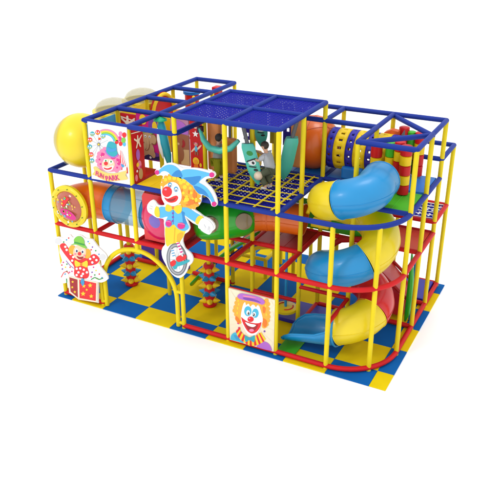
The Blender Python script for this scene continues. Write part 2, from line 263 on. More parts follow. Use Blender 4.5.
  ('white',5,1,[(3.573,3.654),(3.569,3.637),(3.559,3.623),(3.545,3.613),(3.531,3.611),(3.518,3.616),(3.51,3.627),(3.507,3.643),(3.512,3.659),(3.521,3.673),(3.535,3.683),(3.55,3.685),(3.562,3.68),(3.571,3.669)]),
  ('white',5,1,[(3.723,3.581),(3.718,3.563),(3.707,3.547),(3.692,3.537),(3.676,3.534),(3.661,3.539),(3.652,3.551),(3.649,3.568),(3.654,3.587),(3.665,3.602),(3.68,3.613),(3.696,3.616),(3.711,3.61),(3.72,3.598)]),
  ('navy',6,1,[(3.556,3.64),(3.554,3.63),(3.549,3.622),(3.542,3.616),(3.535,3.615),(3.528,3.618),(3.524,3.625),(3.523,3.634),(3.525,3.644),(3.53,3.653),(3.537,3.658),(3.545,3.659),(3.551,3.656),(3.555,3.649)]),
  ('navy',6,1,[(3.702,3.563),(3.699,3.553),(3.694,3.545),(3.688,3.539),(3.68,3.538),(3.674,3.541),(3.67,3.548),(3.669,3.557),(3.671,3.567),(3.676,3.576),(3.683,3.581),(3.69,3.582),(3.696,3.579),(3.7,3.572)]),
  ('red',4,1,[(3.365,3.342),(3.459,3.329),(3.599,3.406),(3.691,3.44),(3.729,3.396),(3.666,3.3),(3.536,3.246),(3.425,3.26)]),
  ('dred',5,1,[(3.437,3.307),(3.562,3.336),(3.667,3.385),(3.601,3.303),(3.496,3.273)]),
  ('sky',2,1,[(3.235,3.094),(3.403,3.11),(3.549,3.122),(3.807,3.185),(3.961,3.206),(4.158,3.125),(4.267,3.072),(4.189,2.908),(4.01,2.947),(3.859,3.012),(3.897,2.888),(3.963,2.742),(3.831,2.632),(3.667,2.66),(3.568,2.739),(3.436,2.636),(3.337,2.678),(3.385,2.826),(3.411,2.899),(3.216,2.824),(3.179,2.958)]),
  ('blue',3,0,[(3.573,3.108),(3.551,2.744),(3.568,2.747),(3.59,3.111)]),
  ('blue',3,1,[(3.794,3.093),(3.874,3.071),(3.859,3.012),(3.91,2.815),(3.821,2.835),(3.808,2.983)]),
  ('gold',4,1,[(3.408,3.178),(3.511,3.175),(3.576,3.157),(3.677,3.205),(3.801,3.236),(3.794,3.093),(3.691,3.017),(3.581,3.098),(3.481,3.027),(3.378,3.045)]),
  ('dorange',5,1,[(3.608,3.144),(3.604,3.127),(3.595,3.113),(3.583,3.103),(3.57,3.101),(3.559,3.106),(3.552,3.117),(3.55,3.133),(3.554,3.15),(3.563,3.165),(3.575,3.174),(3.588,3.177),(3.599,3.172),(3.606,3.16)]),
  ('magenta',4,1,[(3.523,2.757),(3.513,2.72),(3.489,2.687),(3.455,2.665),(3.419,2.658),(3.388,2.667),(3.367,2.691),(3.362,2.725),(3.372,2.762),(3.396,2.795),(3.43,2.817),(3.465,2.824),(3.497,2.815),(3.517,2.791)]),
  ('magenta',4,1,[(3.867,2.768),(3.855,2.733),(3.826,2.701),(3.785,2.678),(3.741,2.669),(3.701,2.676),(3.675,2.697),(3.667,2.729),(3.679,2.764),(3.708,2.796),(3.749,2.819),(3.793,2.828),(3.832,2.821),(3.858,2.8)]),
  ('pinkl',5,0,[(3.38,2.779),(3.506,2.781),(3.51,2.797),(3.385,2.795)]),
  ('pinkl',5,0,[(3.685,2.786),(3.859,2.797),(3.862,2.813),(3.689,2.801)]),
  ('purple',4,1,[(3.592,3.01),(3.589,2.998),(3.581,2.987),(3.571,2.98),(3.56,2.978),(3.55,2.981),(3.544,2.989),(3.542,3.0),(3.545,3.012),(3.552,3.023),(3.563,3.03),(3.574,3.032),(3.584,3.029),(3.59,3.021)]),
  ('purple',4,1,[(3.587,2.918),(3.583,2.906),(3.576,2.895),(3.565,2.888),(3.554,2.886),(3.544,2.889),(3.538,2.897),(3.536,2.908),(3.539,2.921),(3.547,2.931),(3.557,2.938),(3.569,2.94),(3.578,2.937),(3.585,2.929)]),
  ('purple',4,1,[(3.577,2.825),(3.574,2.813),(3.566,2.802),(3.556,2.795),(3.544,2.793),(3.535,2.796),(3.528,2.804),(3.526,2.815),(3.53,2.827),(3.537,2.838),(3.548,2.845),(3.559,2.848),(3.569,2.844),(3.575,2.836)]),
  ('white',3,1,[(2.927,3.006),(2.918,3.1),(3.018,3.19),(3.092,3.158),(3.136,3.06),(3.128,2.948),(3.021,2.894),(2.938,2.924)]),
  ('grey',4,0,[(2.951,3.005),(3.027,2.996),(3.032,3.008),(2.956,3.017)]),
  ('grey',4,0,[(2.972,3.066),(3.039,3.052),(3.045,3.064),(2.978,3.078)]),
  ('gold',4,1,[(3.12,3.072),(3.204,3.065),(3.215,2.869),(3.119,2.836),(3.075,2.927)]),
  ('gold',4,1,[(4.244,3.082),(4.338,3.056),(4.26,2.877),(4.14,2.883),(4.16,2.992)]),
  ('white',5,1,[(4.313,3.033),(4.451,3.022),(4.555,2.943),(4.576,2.854),(4.519,2.802),(4.49,2.886),(4.47,2.732),(4.413,2.709),(4.393,2.829),(4.328,2.774),(4.216,2.782),(4.212,2.875)]),
  ('grey',6,0,[(4.469,2.882),(4.442,2.78),(4.453,2.78),(4.48,2.882)]),
  ('grey',6,0,[(4.399,2.84),(4.362,2.907),(4.351,2.9),(4.388,2.833)]),
  ('gold',1,1,[(3.354,2.676),(3.567,2.73),(3.856,2.719),(3.84,2.562),(3.74,2.395),(3.659,2.292),(3.475,2.245),(3.363,2.157),(3.321,2.298)]),
  ('dgold',2,0,[(3.586,2.665),(3.539,2.286),(3.56,2.29),(3.607,2.668)]),
  ('dgold',2,1,[(3.66,2.525),(3.808,2.587),(3.741,2.407),(3.659,2.3),(3.63,2.364)]),
  ('greyd',2,1,[(3.875,1.983),(3.873,1.868),(3.85,1.754),(3.805,1.65),(3.744,1.565),(3.672,1.506),(3.592,1.478),(3.514,1.484),(3.442,1.523),(3.384,1.593),(3.344,1.687),(3.325,1.797),(3.328,1.914),(3.355,2.029),(3.401,2.132),(3.462,2.214),(3.535,2.27),(3.613,2.295),(3.689,2.288),(3.759,2.249),(3.816,2.181),(3.856,2.091)]),
  ('grey',3,1,[(3.846,1.973),(3.844,1.867),(3.823,1.762),(3.784,1.667),(3.73,1.589),(3.665,1.536),(3.594,1.511),(3.524,1.517),(3.461,1.554),(3.409,1.619),(3.372,1.706),(3.355,1.807),(3.358,1.915),(3.381,2.021),(3.422,2.115),(3.477,2.19),(3.542,2.241),(3.611,2.263),(3.679,2.256),(3.741,2.219),(3.792,2.157),(3.828,2.072)]),
  ('greyd',4,1,[(3.812,1.961),(3.811,1.867),(3.793,1.773),(3.761,1.689),(3.715,1.621),(3.661,1.574),(3.602,1.554),(3.543,1.561),(3.489,1.595),(3.445,1.653),(3.414,1.731),(3.399,1.822),(3.401,1.918),(3.42,2.011),(3.454,2.095),(3.5,2.161),(3.554,2.205),(3.612,2.224),(3.67,2.217),(3.723,2.183),(3.766,2.126),(3.797,2.05)]),
  ('white',5,1,[(3.791,1.954),(3.79,1.867),(3.775,1.782),(3.747,1.705),(3.707,1.643),(3.659,1.602),(3.608,1.584),(3.556,1.591),(3.509,1.623),(3.47,1.677),(3.443,1.748),(3.43,1.832),(3.431,1.919),(3.447,2.005),(3.477,2.08),(3.517,2.141),(3.564,2.181),(3.615,2.197),(3.666,2.19),(3.712,2.158),(3.75,2.105),(3.777,2.035)]),
  ('grey',6,0,[(3.438,1.849),(3.782,1.927),(3.783,1.937),(3.439,1.859)]),
  ('grey',6,0,[(3.466,2.005),(3.748,1.772),(3.756,1.781),(3.475,2.014)]),
  ('grey',6,0,[(3.535,2.13),(3.678,1.649),(3.688,1.654),(3.545,2.135)]),
  ('grey',6,0,[(3.623,2.19),(3.589,1.589),(3.6,1.591),(3.633,2.192)]),
  ('grey',6,0,[(3.706,2.17),(3.504,1.611),(3.515,1.61),(3.716,2.169)]),
  ('grey',6,0,[(3.764,2.078),(3.449,1.71),(3.456,1.705),(3.771,2.073)]),
  ('white',7,0,[(3.619,2.322),(3.691,2.346),(3.804,2.095),(3.717,2.048)]),
  ('magenta',8,0,[(3.626,2.304),(3.695,2.339),(3.706,2.31),(3.637,2.275)]),
  ('magenta',8,0,[(3.652,2.243),(3.717,2.277),(3.732,2.245),(3.667,2.211)]),
  ('magenta',8,0,[(3.678,2.178),(3.747,2.213),(3.762,2.181),(3.693,2.146)]),
  ('magenta',8,0,[(3.704,2.113),(3.773,2.148),(3.784,2.118),(3.719,2.08)]),
  ('white',7,0,[(3.467,2.112),(3.554,2.151),(3.583,1.919),(3.508,1.882)]),
  ('skyd',8,0,[(3.47,2.093),(3.548,2.126),(3.556,2.104),(3.477,2.071)]),
  ('skyd',8,0,[(3.483,2.032),(3.557,2.065),(3.565,2.042),(3.49,2.01)]),
  ('skyd',8,0,[(3.492,1.97),(3.567,2.003),(3.574,1.981),(3.5,1.948)]),
  ('red',9,1,[(3.595,1.901),(3.628,1.969),(3.716,2.028),(3.778,2.002),(3.823,2.072),(3.876,2.048),(3.852,1.971),(3.773,1.906),(3.651,1.846)]),
  ('teal',8,1,[(3.6,1.85),(3.772,1.89),(3.922,1.964),(3.941,1.92),(3.767,1.8),(3.615,1.733)]),
  ('red',9,1,[(3.424,1.762),(3.48,1.835),(3.55,1.871),(3.591,1.832),(3.552,1.743),(3.471,1.692)]),
  ('teal',8,1,[(3.484,1.695),(3.587,1.767),(3.628,1.728),(3.545,1.627)]),
 ]),
 'jack':dict(bs=True,board=[(-.024,1.569),(.013,1.655),(.114,1.715),(.298,1.724),(.397,1.817),(.532,1.86),(.602,1.798),(.743,1.894),(.895,1.916),(.997,1.861),(1.206,1.877),(1.339,1.729),(1.558,1.587),(1.598,1.467),(1.477,1.353),(1.349,1.372),(1.365,1.181),(1.51,1.029),(1.565,.894),(1.369,.752),(1.251,.733),(1.244,.721),(1.169,.153),(1.161,.135),(1.137,.124),(.557,.06),(.534,.065),(.27,.18),(.255,.197),(.256,.484),(.245,.486),(.087,.411),(.03,.573),(-.01,.733),(.073,.931),(.154,1.076),(.106,1.29),(.137,1.495),(.021,1.49)],items=[
  ('greyl',1,1,[(.226,1.626),(.21,1.587),(.174,1.55),(.126,1.524),(.076,1.513),(.033,1.52),(.006,1.544),(.001,1.579),(.018,1.619),(.054,1.655),(.102,1.681),(.152,1.692),(.195,1.685),(.221,1.661)]),
  ('greyl',1,1,[(1.568,1.489),(1.554,1.45),(1.523,1.415),(1.481,1.389),(1.437,1.379),(1.399,1.387),(1.374,1.41),(1.369,1.444),(1.383,1.483),(1.414,1.518),(1.456,1.543),(1.5,1.553),(1.538,1.546),(1.562,1.523)]),
  ('red',2,1,[(.148,1.487),(.312,1.591),(.441,1.462),(.594,1.349),(.652,1.238),(1.003,1.362),(1.223,1.498),(1.375,1.402),(1.28,1.249),(1.104,1.16),(.963,1.097),(.993,.896),(.883,.744),(.577,.705),(.502,.778),(.531,.987),(.41,1.134),(.247,1.311)]),
  ('orange',3,1,[(.67,1.488),(.65,1.428),(.609,1.375),(.557,1.339),(.502,1.326),(.456,1.341),(.429,1.38),(.425,1.434),(.446,1.494),(.486,1.547),(.539,1.583),(.593,1.594),(.638,1.58),(.665,1.542)]),
  ('orange',3,1,[(1.123,1.486),(1.105,1.425),(1.067,1.371),(1.019,1.334),(.968,1.323),(.925,1.339),(.9,1.379),(.896,1.435),(.916,1.497),(.953,1.55),(1.002,1.586),(1.053,1.597),(1.094,1.581),(1.12,1.542)]),
  ('peach',4,1,[(.978,1.475),(.936,1.379),(.861,1.296),(.769,1.243),(.678,1.23),(.606,1.261),(.568,1.329),(.571,1.42),(.615,1.517),(.69,1.599),(.782,1.651),(.872,1.662),(.942,1.632),(.98,1.565)]),
  ('greenl',5,1,[(.504,1.588),(.638,1.661),(.641,1.758),(.756,1.868),(.891,1.887),(.962,1.806),(.964,1.697),(1.03,1.61),(.896,1.6),(.707,1.637)]),
  ('green',6,0,[(.645,1.71),(.955,1.709),(.96,1.667),(.639,1.666)]),
  ('white',5,1,[(.742,1.489),(.734,1.462),(.716,1.438),(.694,1.421),(.671,1.416),(.651,1.423),(.64,1.441),(.638,1.466),(.647,1.494),(.665,1.518),(.687,1.534),(.71,1.539),(.729,1.532),(.741,1.514)]),
  ('white',5,1,[(.933,1.502),(.924,1.475),(.907,1.451),(.885,1.434),(.862,1.429),(.843,1.436),(.832,1.454),(.83,1.479),(.839,1.506),(.856,1.53),(.878,1.546),(.901,1.551),(.92,1.544),(.931,1.527)]),
  ('navy',6,1,[(.723,1.47),(.718,1.454),(.708,1.44),(.696,1.431),(.683,1.428),(.672,1.432),(.666,1.443),(.665,1.458),(.67,1.473),(.68,1.487),(.693,1.497),(.705,1.5),(.716,1.495),(.722,1.485)]),
  ('navy',6,1,[(.903,1.486),(.898,1.47),(.889,1.456),(.876,1.446),(.864,1.444),(.853,1.448),(.847,1.458),(.846,1.473),(.851,1.489),(.86,1.503),(.873,1.512),(.885,1.515),(.896,1.511),(.902,1.5)]),
  ('red',6,1,[(.828,1.42),(.819,1.397),(.801,1.376),(.776,1.361),(.751,1.355),(.729,1.36),(.715,1.374),(.713,1.395),(.721,1.418),(.74,1.439),(.764,1.454),(.79,1.459),(.811,1.455),(.825,1.441)]),
  ('dred',5,1,[(.664,1.325),(.758,1.316),(.886,1.355),(.83,1.274),(.716,1.258)]),
  ('pinkl',5,1,[(.665,1.374),(.66,1.362),(.649,1.352),(.634,1.344),(.619,1.34),(.606,1.342),(.597,1.349),(.595,1.359),(.6,1.371),(.611,1.381),(.626,1.389),(.641,1.393),(.655,1.391),(.663,1.384)]),
  ('pinkl',5,1,[(.953,1.399),(.948,1.388),(.937,1.377),(.923,1.369),(.907,1.365),(.894,1.367),(.886,1.374),(.884,1.384),(.889,1.396),(.9,1.406),(.914,1.414),(.929,1.418),(.942,1.416),(.951,1.409)]),
  ('gold',4,1,[(.594,1.191),(.781,1.154),(.985,1.27),(.96,1.077),(.782,1.085),(.591,1.011)]),
  ('dorange',5,1,[(.823,1.134),(.816,1.113),(.803,1.095),(.785,1.082),(.767,1.078),(.752,1.083),(.743,1.096),(.742,1.115),(.748,1.136),(.762,1.155),(.779,1.167),(.797,1.172),(.812,1.166),(.821,1.153)]),
  ('cream',3,0,[(.304,.69),(.638,.689),(1.24,.735),(1.145,.136),(.552,.064),(.267,.195)]),
  ('dred',4,0,[(.339,.653),(.598,.649),(.536,.118),(.32,.24)]),
  ('red',4,0,[(.657,.664),(1.19,.693),(1.11,.173),(.594,.122)]),
  ('navy',5,1,[(.829,.629),(.818,.602),(.794,.577),(.762,.558),(.728,.55),(.699,.553),(.68,.568),(.676,.592),(.687,.619),(.711,.644),(.743,.663),(.777,.671),(.806,.667),(.824,.652)]),
  ('skyd',6,1,[(.697,.622),(.782,.744),(.823,.628),(.75,.508)]),
  ('white',3,1,[(.405,1.43),(.39,1.404),(.361,1.388),(.336,1.392),(.328,1.413),(.343,1.439),(.371,1.454),(.397,1.451)]),
  ('white',3,1,[(.37,1.506),(.356,1.48),(.327,1.464),(.302,1.468),(.294,1.489),(.309,1.515),(.337,1.53),(.363,1.527)]),
  ('white',3,1,[(.516,1.341),(.502,1.315),(.474,1.3),(.448,1.303),(.44,1.324),(.455,1.35),(.483,1.366),(.509,1.362)]),
  ('white',3,1,[(.586,1.273),(.571,1.247),(.543,1.231),(.518,1.235),(.51,1.256),(.524,1.282),(.553,1.298),(.578,1.294)]),
  ('white',3,1,[(.536,1.163),(.522,1.137),(.493,1.121),(.468,1.124),(.46,1.145),(.474,1.171),(.503,1.187),(.528,1.184)]),
  ('white',3,1,[(1.119,1.344),(1.106,1.319),(1.078,1.303),(1.053,1.307),(1.045,1.327),(1.059,1.353),(1.087,1.368),(1.111,1.365)]),
  ('white',3,1,[(1.238,1.419),(1.225,1.394),(1.198,1.379),(1.173,1.383),(1.165,1.403),(1.179,1.428),(1.206,1.444),(1.23,1.44)]),
  ('white',3,1,[(1.312,1.354),(1.298,1.328),(1.271,1.313),(1.247,1.317),(1.239,1.337),(1.252,1.363),(1.279,1.378),(1.304,1.374)]),
  ('white',3,1,[(1.174,1.259),(1.161,1.234),(1.134,1.218),(1.109,1.222),(1.101,1.242),(1.115,1.268),(1.142,1.283),(1.167,1.28)]),
  ('white',3,1,[(.65,.965),(.636,.938),(.607,.922),(.582,.925),(.574,.947),(.588,.973),(.617,.989),(.642,.986)]),
  ('white',3,1,[(.768,1.002),(.754,.976),(.726,.96),(.7,.963),(.693,.984),(.707,1.011),(.735,1.027),(.761,1.023)]),
  ('white',3,1,[(.88,.993),(.865,.967),(.838,.951),(.812,.955),(.804,.976),(.818,1.002),(.846,1.018),(.872,1.014)]),
  ('white',3,1,[(.695,.875),(.68,.848),(.652,.832),(.626,.835),(.618,.857),(.633,.883),(.661,.899),(.687,.896)]),
  ('white',3,1,[(.835,.868),(.821,.841),(.793,.825),(.767,.829),(.759,.85),(.773,.876),(.802,.893),(.827,.889)]),
  ('white',3,1,[(.968,.939),(.954,.913),(.926,.897),(.9,.901),(.893,.922),(.907,.948),(.935,.964),(.96,.961)]),
  ('white',3,1,[(.78,.794),(.766,.768),(.737,.751),(.712,.755),(.704,.776),(.718,.803),(.746,.819),(.772,.816)]),
  ('white',3,1,[(.625,.783),(.61,.756),(.582,.739),(.556,.743),(.548,.764),(.563,.791),(.591,.807),(.617,.804)]),
  ('gold',5,0,[(.794,.58),(.807,.544),(.855,.553),(.814,.515),(.82,.476),(.782,.488),(.737,.455),(.754,.5),(.721,.52),(.77,.535)]),
  ('gold',5,0,[(1.001,.657),(1.017,.615),(1.072,.625),(1.025,.582),(1.032,.536),(.988,.55),(.936,.512),(.956,.565),(.917,.587),(.974,.605)]),
  ('gold',5,0,[(.742,.362),(.759,.317),(.819,.328),(.768,.281),(.775,.231),(.726,.246),(.67,.204),(.692,.261),(.65,.285),(.712,.305)]),
  ('gold',5,0,[(.996,.344),(1.01,.306),(1.062,.315),(1.018,.274),(1.024,.231),(.983,.244),(.935,.208),(.953,.257),(.917,.278),(.97,.295)]),
  ('gold',5,0,[(.87,.472),(.879,.448),(.911,.454),(.884,.428),(.888,.402),(.862,.41),(.833,.388),(.844,.418),(.822,.431),(.854,.442)]),
  ('gold',5,0,[(.44,.59),(.449,.566),(.482,.572),(.454,.547),(.457,.52),(.431,.529),(.401,.506),(.413,.537),(.39,.55),(.424,.56)]),
  ('gold',5,0,[(.405,.428),(.414,.403),(.447,.409),(.419,.384),(.423,.357),(.396,.365),(.366,.343),(.378,.373),(.355,.386),(.389,.397)]),
  ('gold',5,0,[(.471,.314),(.481,.287),(.517,.294),(.486,.265),(.49,.235),(.461,.244),(.426,.219),(.44,.253),(.414,.268),(.452,.28)]),
  ('green',2,1,[(.32,1.622),(.307,1.602),(.284,1.593),(.268,1.601),(.271,1.621),(.291,1.637),(.312,1.637)]),
  ('red',2,1,[(.499,1.766),(.487,1.747),(.464,1.738),(.448,1.746),(.451,1.766),(.47,1.782),(.492,1.782)]),
  ('skyd',2,1,[(.422,1.702),(.41,1.682),(.387,1.673),(.371,1.682),(.374,1.701),(.393,1.717),(.415,1.717)]),
  ('magenta',2,1,[(.221,1.041),(.208,1.02),(.184,1.01),(.168,1.019),(.171,1.039),(.191,1.056),(.213,1.057)]),
  ('gold',2,1,[(.271,.916),(.258,.895),(.235,.886),(.218,.894),(.221,.915),(.242,.932),(.264,.932)]),
  ('purple',2,1,[(.161,.84),(.148,.819),(.124,.809),(.108,.817),(.111,.838),(.131,.855),(.154,.856)]),
  ('green',2,1,[(.301,.807),(.288,.786),(.265,.776),(.248,.784),(.251,.805),(.272,.822),(.294,.823)]),
  ('red',2,1,[(.426,.952),(.413,.932),(.39,.922),(.374,.93),(.377,.951),(.397,.968),(.419,.968)]),
  ('skyd',2,1,[(.229,.713),(.216,.692),(.193,.682),(.176,.691),(.179,.711),(.2,.729),(.222,.73)]),
  ('magenta',2,1,[(.387,.802),(.374,.781),(.351,.771),(.334,.779),(.337,.8),(.358,.817),(.38,.818)]),
  ('gold',2,1,[(1.133,1.757),(1.122,1.738),(1.1,1.729),(1.084,1.737),(1.087,1.756),(1.105,1.772),(1.126,1.772)]),
  ('purple',2,1,[(1.216,1.679),(1.204,1.66),(1.183,1.651),(1.167,1.659),(1.169,1.678),(1.188,1.694),(1.209,1.694)]),
  ('green',2,1,[(1.304,1.603),(1.293,1.583),(1.271,1.574),(1.255,1.583),(1.258,1.602),(1.276,1.618),(1.297,1.618)]),
  ('red',2,1,[(1.168,1.597),(1.156,1.577),(1.134,1.568),(1.118,1.577),(1.121,1.596),(1.139,1.612),(1.16,1.612)]),
  ('skyd',2,1,[(1.392,1.526),(1.381,1.507),(1.359,1.498),(1.344,1.506),(1.346,1.525),(1.364,1.541),(1.385,1.541)]),
  ('magenta',2,1,[(1.18,1.128),(1.168,1.108),(1.146,1.099),(1.13,1.107),(1.133,1.127),(1.152,1.143),(1.173,1.144)]),
  ('gold',2,1,[(1.248,1.055),(1.236,1.035),(1.214,1.026),(1.199,1.034),(1.201,1.054),(1.22,1.07),(1.241,1.071)]),
  ('purple',2,1,[(1.117,.975),(1.105,.955),(1.083,.945),(1.067,.953),(1.069,.973),(1.088,.99),(1.109,.991)]),
  ('green',2,1,[(1.193,.919),(1.181,.898),(1.159,.888),(1.143,.897),(1.145,.917),(1.164,.933),(1.185,.934)]),
  ('red',2,1,[(1.338,.978),(1.326,.958),(1.304,.948),(1.288,.956),(1.291,.976),(1.309,.993),(1.33,.994)]),
  ('skyd',2,1,[(1.41,.896),(1.399,.876),(1.377,.866),(1.361,.875),(1.363,.895),(1.382,.911),(1.403,.912)]),
  ('magenta',2,1,[(1.072,.84),(1.06,.819),(1.038,.809),(1.022,.818),(1.024,.838),(1.043,.855),(1.065,.855)]),
  ('gold',2,1,[(1.254,.834),(1.243,.813),(1.22,.804),(1.204,.812),(1.207,.832),(1.226,.849),(1.247,.85)]),
  ('purple',2,1,[(1.183,1.237),(1.171,1.217),(1.149,1.207),(1.133,1.216),(1.135,1.235),(1.154,1.252),(1.175,1.252)]),
  ('green',2,1,[(.332,1.016),(.319,.995),(.296,.986),(.28,.994),(.283,1.014),(.303,1.031),(.325,1.032)]),
  ('red',2,1,[(.161,.951),(.148,.93),(.124,.921),(.108,.929),(.111,.95),(.131,.967),(.153,.967)]),
  ('skyd',2,1,[(1.1,1.797),(1.089,1.778),(1.067,1.769),(1.051,1.778),(1.054,1.797),(1.072,1.812),(1.093,1.813)]),
  ('magenta',2,1,[(.468,.846),(.456,.825),(.432,.816),(.416,.824),(.419,.844),(.439,.862),(.461,.862)]),
  ('gold',2,1,[(1.374,1.28),(1.362,1.261),(1.34,1.251),(1.325,1.26),(1.327,1.279),(1.346,1.295),(1.366,1.296)]),
  ('red',2,0,[(.064,.576),(.17,.735),(.15,.74),(.044,.581)]),
  ('red',2,0,[(.164,.729),(.278,.797),(.272,.814),(.157,.746)]),
  ('red',2,0,[(.265,.797),(.324,.73),(.345,.747),(.286,.814)]),
  ('purple',2,0,[(.283,1.1),(.383,.998),(.398,1.011),(.299,1.113)]),
  ('purple',2,0,[(.384,.997),(.507,.935),(.52,.95),(.397,1.012)]),
  ('green',4,0,[(1.042,.746),(1.165,.836),(1.153,.855),(1.03,.765)]),
  ('green',4,0,[(1.151,.833),(1.286,.805),(1.301,.832),(1.167,.859)]),
  ('green',4,0,[(1.297,.808),(1.427,.879),(1.42,.9),(1.291,.829)]),
  ('green',2,0,[(.238,.46),(.246,.59),(.215,.581),(.208,.45)]),
 ]),
 'face':dict(bs=False,board=[(4.863,1.421),(5.999,1.413),(5.985,.098),(4.876,.084)],items=[
  ('cream2',1,0,[(5.422,.741),(5.972,.894),(5.971,.781)]),
  ('cream2',1,0,[(5.422,.741),(5.97,.659),(5.969,.515)]),
  ('cream2',1,0,[(5.422,.741),(5.967,.328),(5.905,.124)]),
  ('cream2',1,0,[(5.422,.741),(5.699,.122),(5.547,.12)]),
  ('cream2',1,0,[(5.422,.741),(5.421,.118),(5.307,.117)]),
  ('cream2',1,0,[(5.422,.741),(5.196,.115),(5.078,.114)]),
  ('cream2',1,0,[(5.422,.741),(4.943,.112),(4.893,.228)]),
  ('cream2',1,0,[(5.422,.741),(4.892,.366),(4.892,.483)]),
  ('cream2',1,0,[(5.422,.741),(4.891,.593),(4.89,.702)]),
  ('cream2',1,0,[(5.422,.741),(4.89,.821),(4.889,.961)]),
  ('cream2',1,0,[(5.422,.741),(4.888,1.146),(4.91,1.395)]),
  ('cream2',1,0,[(5.422,.741),(5.131,1.393),(5.292,1.392)]),
  ('cream2',1,0,[(5.422,.741),(5.424,1.391),(5.542,1.39)]),
  ('cream2',1,0,[(5.422,.741),(5.657,1.39),(5.778,1.389)]),
  ('cream2',1,0,[(5.422,.741),(5.916,1.388),(5.975,1.277)]),
  ('cream2',1,0,[(5.422,.741),(5.974,1.131),(5.973,1.008)]),
  ('orangel',2,1,[(5.186,1.31),(5.094,1.238),(5.044,1.111),(5.075,1.017),(4.993,.925),(5.008,.821),(5.056,.776),(5.038,.663),(5.119,.593),(5.16,.668),(5.211,.909),(5.285,1.133),(5.443,1.196),(5.62,1.202),(5.671,1.034),(5.688,.835),(5.712,.698),(5.791,.667),(5.829,.744),(5.82,.852),(5.866,.986),(5.826,1.096),(5.84,1.24),(5.778,1.335),(5.658,1.384),(5.404,1.386)]),
  ('orangel',2,1,[(5.214,1.301),(5.208,1.275),(5.193,1.251),(5.17,1.234),(5.145,1.228),(5.123,1.233),(5.107,1.249),(5.102,1.272),(5.108,1.298),(5.124,1.322),(5.146,1.338),(5.171,1.345),(5.194,1.34),(5.209,1.324)]),
  ('orangel',2,1,[(5.15,1.228),(5.144,1.202),(5.128,1.178),(5.105,1.161),(5.08,1.154),(5.058,1.159),(5.042,1.175),(5.037,1.198),(5.043,1.225),(5.059,1.249),(5.082,1.265),(5.107,1.272),(5.129,1.267),(5.144,1.251)]),
  ('orangel',2,1,[(5.125,1.124),(5.119,1.097),(5.103,1.073),(5.08,1.056),(5.055,1.05),(5.032,1.055),(5.017,1.071),(5.011,1.094),(5.017,1.12),(5.033,1.144),(5.056,1.161),(5.081,1.168),(5.104,1.163),(5.119,1.147)]),
  ('orangel',2,1,[(5.099,1.011),(5.093,.984),(5.077,.96),(5.054,.943),(5.029,.936),(5.006,.941),(4.991,.957),(4.985,.98),(4.991,1.007),(5.008,1.031),(5.031,1.049),(5.056,1.055),(5.078,1.05),(5.094,1.034)]),
  ('orangel',2,1,[(5.074,.914),(5.068,.887),(5.052,.862),(5.029,.845),(5.003,.838),(4.98,.843),(4.965,.859),(4.96,.883),(4.966,.909),(4.982,.934),(5.005,.951),(5.03,.958),(5.053,.953),(5.068,.937)]),
  ('orangel',2,1,[(5.113,.825),(5.107,.798),(5.091,.774),(5.068,.756),(5.043,.749),(5.02,.754),(5.004,.77),(4.999,.794),(5.005,.821),(5.021,.845),(5.044,.863),(5.07,.87),(5.092,.865),(5.108,.849)]),
  ('orangel',2,1,[(5.136,.724),(5.131,.697),(5.114,.672),(5.091,.654),(5.066,.647),(5.043,.652),(5.027,.668),(5.022,.692),(5.028,.719),(5.044,.744),(5.067,.761),(5.093,.768),(5.115,.763),(5.131,.747)]),
  ('orangel',2,1,[(5.184,.645),(5.178,.618),(5.162,.593),(5.139,.575),(5.114,.568),(5.091,.573),(5.075,.589),(5.07,.613),(5.076,.64),(5.092,.665),(5.115,.683),(5.141,.69),(5.163,.685),(5.179,.669)]),
  ('orangel',2,1,[(5.854,1.371),(5.849,1.346),(5.835,1.323),(5.813,1.306),(5.789,1.3),(5.767,1.305),(5.752,1.321),(5.747,1.343),(5.752,1.369),(5.767,1.392),(5.788,1.408),(5.812,1.414),(5.834,1.409),(5.849,1.394)]),
  ('orangel',2,1,[(5.893,1.294),(5.888,1.269),(5.874,1.246),(5.852,1.229),(5.828,1.223),(5.807,1.228),(5.792,1.243),(5.786,1.266),(5.791,1.292),(5.806,1.315),(5.827,1.331),(5.851,1.337),(5.873,1.332),(5.888,1.317)]),
  ('orangel',2,1,[(5.887,1.181),(5.882,1.155),(5.867,1.132),(5.846,1.115),(5.822,1.109),(5.8,1.114),(5.785,1.129),(5.779,1.152),(5.784,1.178),(5.799,1.201),(5.821,1.218),(5.845,1.224),(5.866,1.219),(5.881,1.204)]),
  ('orangel',2,1,[(5.896,1.075),(5.891,1.049),(5.876,1.026),(5.854,1.009),(5.83,1.002),(5.808,1.007),(5.793,1.023),(5.788,1.046),(5.793,1.072),(5.808,1.095),(5.829,1.112),(5.853,1.119),(5.875,1.114),(5.89,1.098)]),
  ('orangel',2,1,[(5.904,.985),(5.899,.959),(5.885,.935),(5.863,.918),(5.839,.911),(5.817,.916),(5.802,.932),(5.796,.955),(5.801,.981),(5.816,1.005),(5.838,1.022),(5.862,1.028),(5.884,1.023),(5.899,1.008)]),
  ('orangel',2,1,[(5.89,.884),(5.885,.857),(5.87,.833),(5.848,.816),(5.824,.809),(5.802,.814),(5.787,.83),(5.781,.853),(5.787,.879),(5.802,.903),(5.823,.92),(5.847,.927),(5.869,.922),(5.884,.907)]),
  ('orangel',2,1,[(5.86,.777),(5.855,.751),(5.84,.727),(5.818,.709),(5.794,.702),(5.772,.707),(5.756,.723),(5.751,.746),(5.756,.773),(5.771,.797),(5.793,.814),(5.817,.821),(5.839,.816),(5.854,.8)]),
  ('orangel',2,1,[(5.806,.713),(5.801,.686),(5.786,.662),(5.764,.644),(5.739,.637),(5.717,.642),(5.702,.658),(5.696,.682),(5.701,.708),(5.717,.732),(5.739,.75),(5.763,.757),(5.785,.752),(5.8,.736)]),
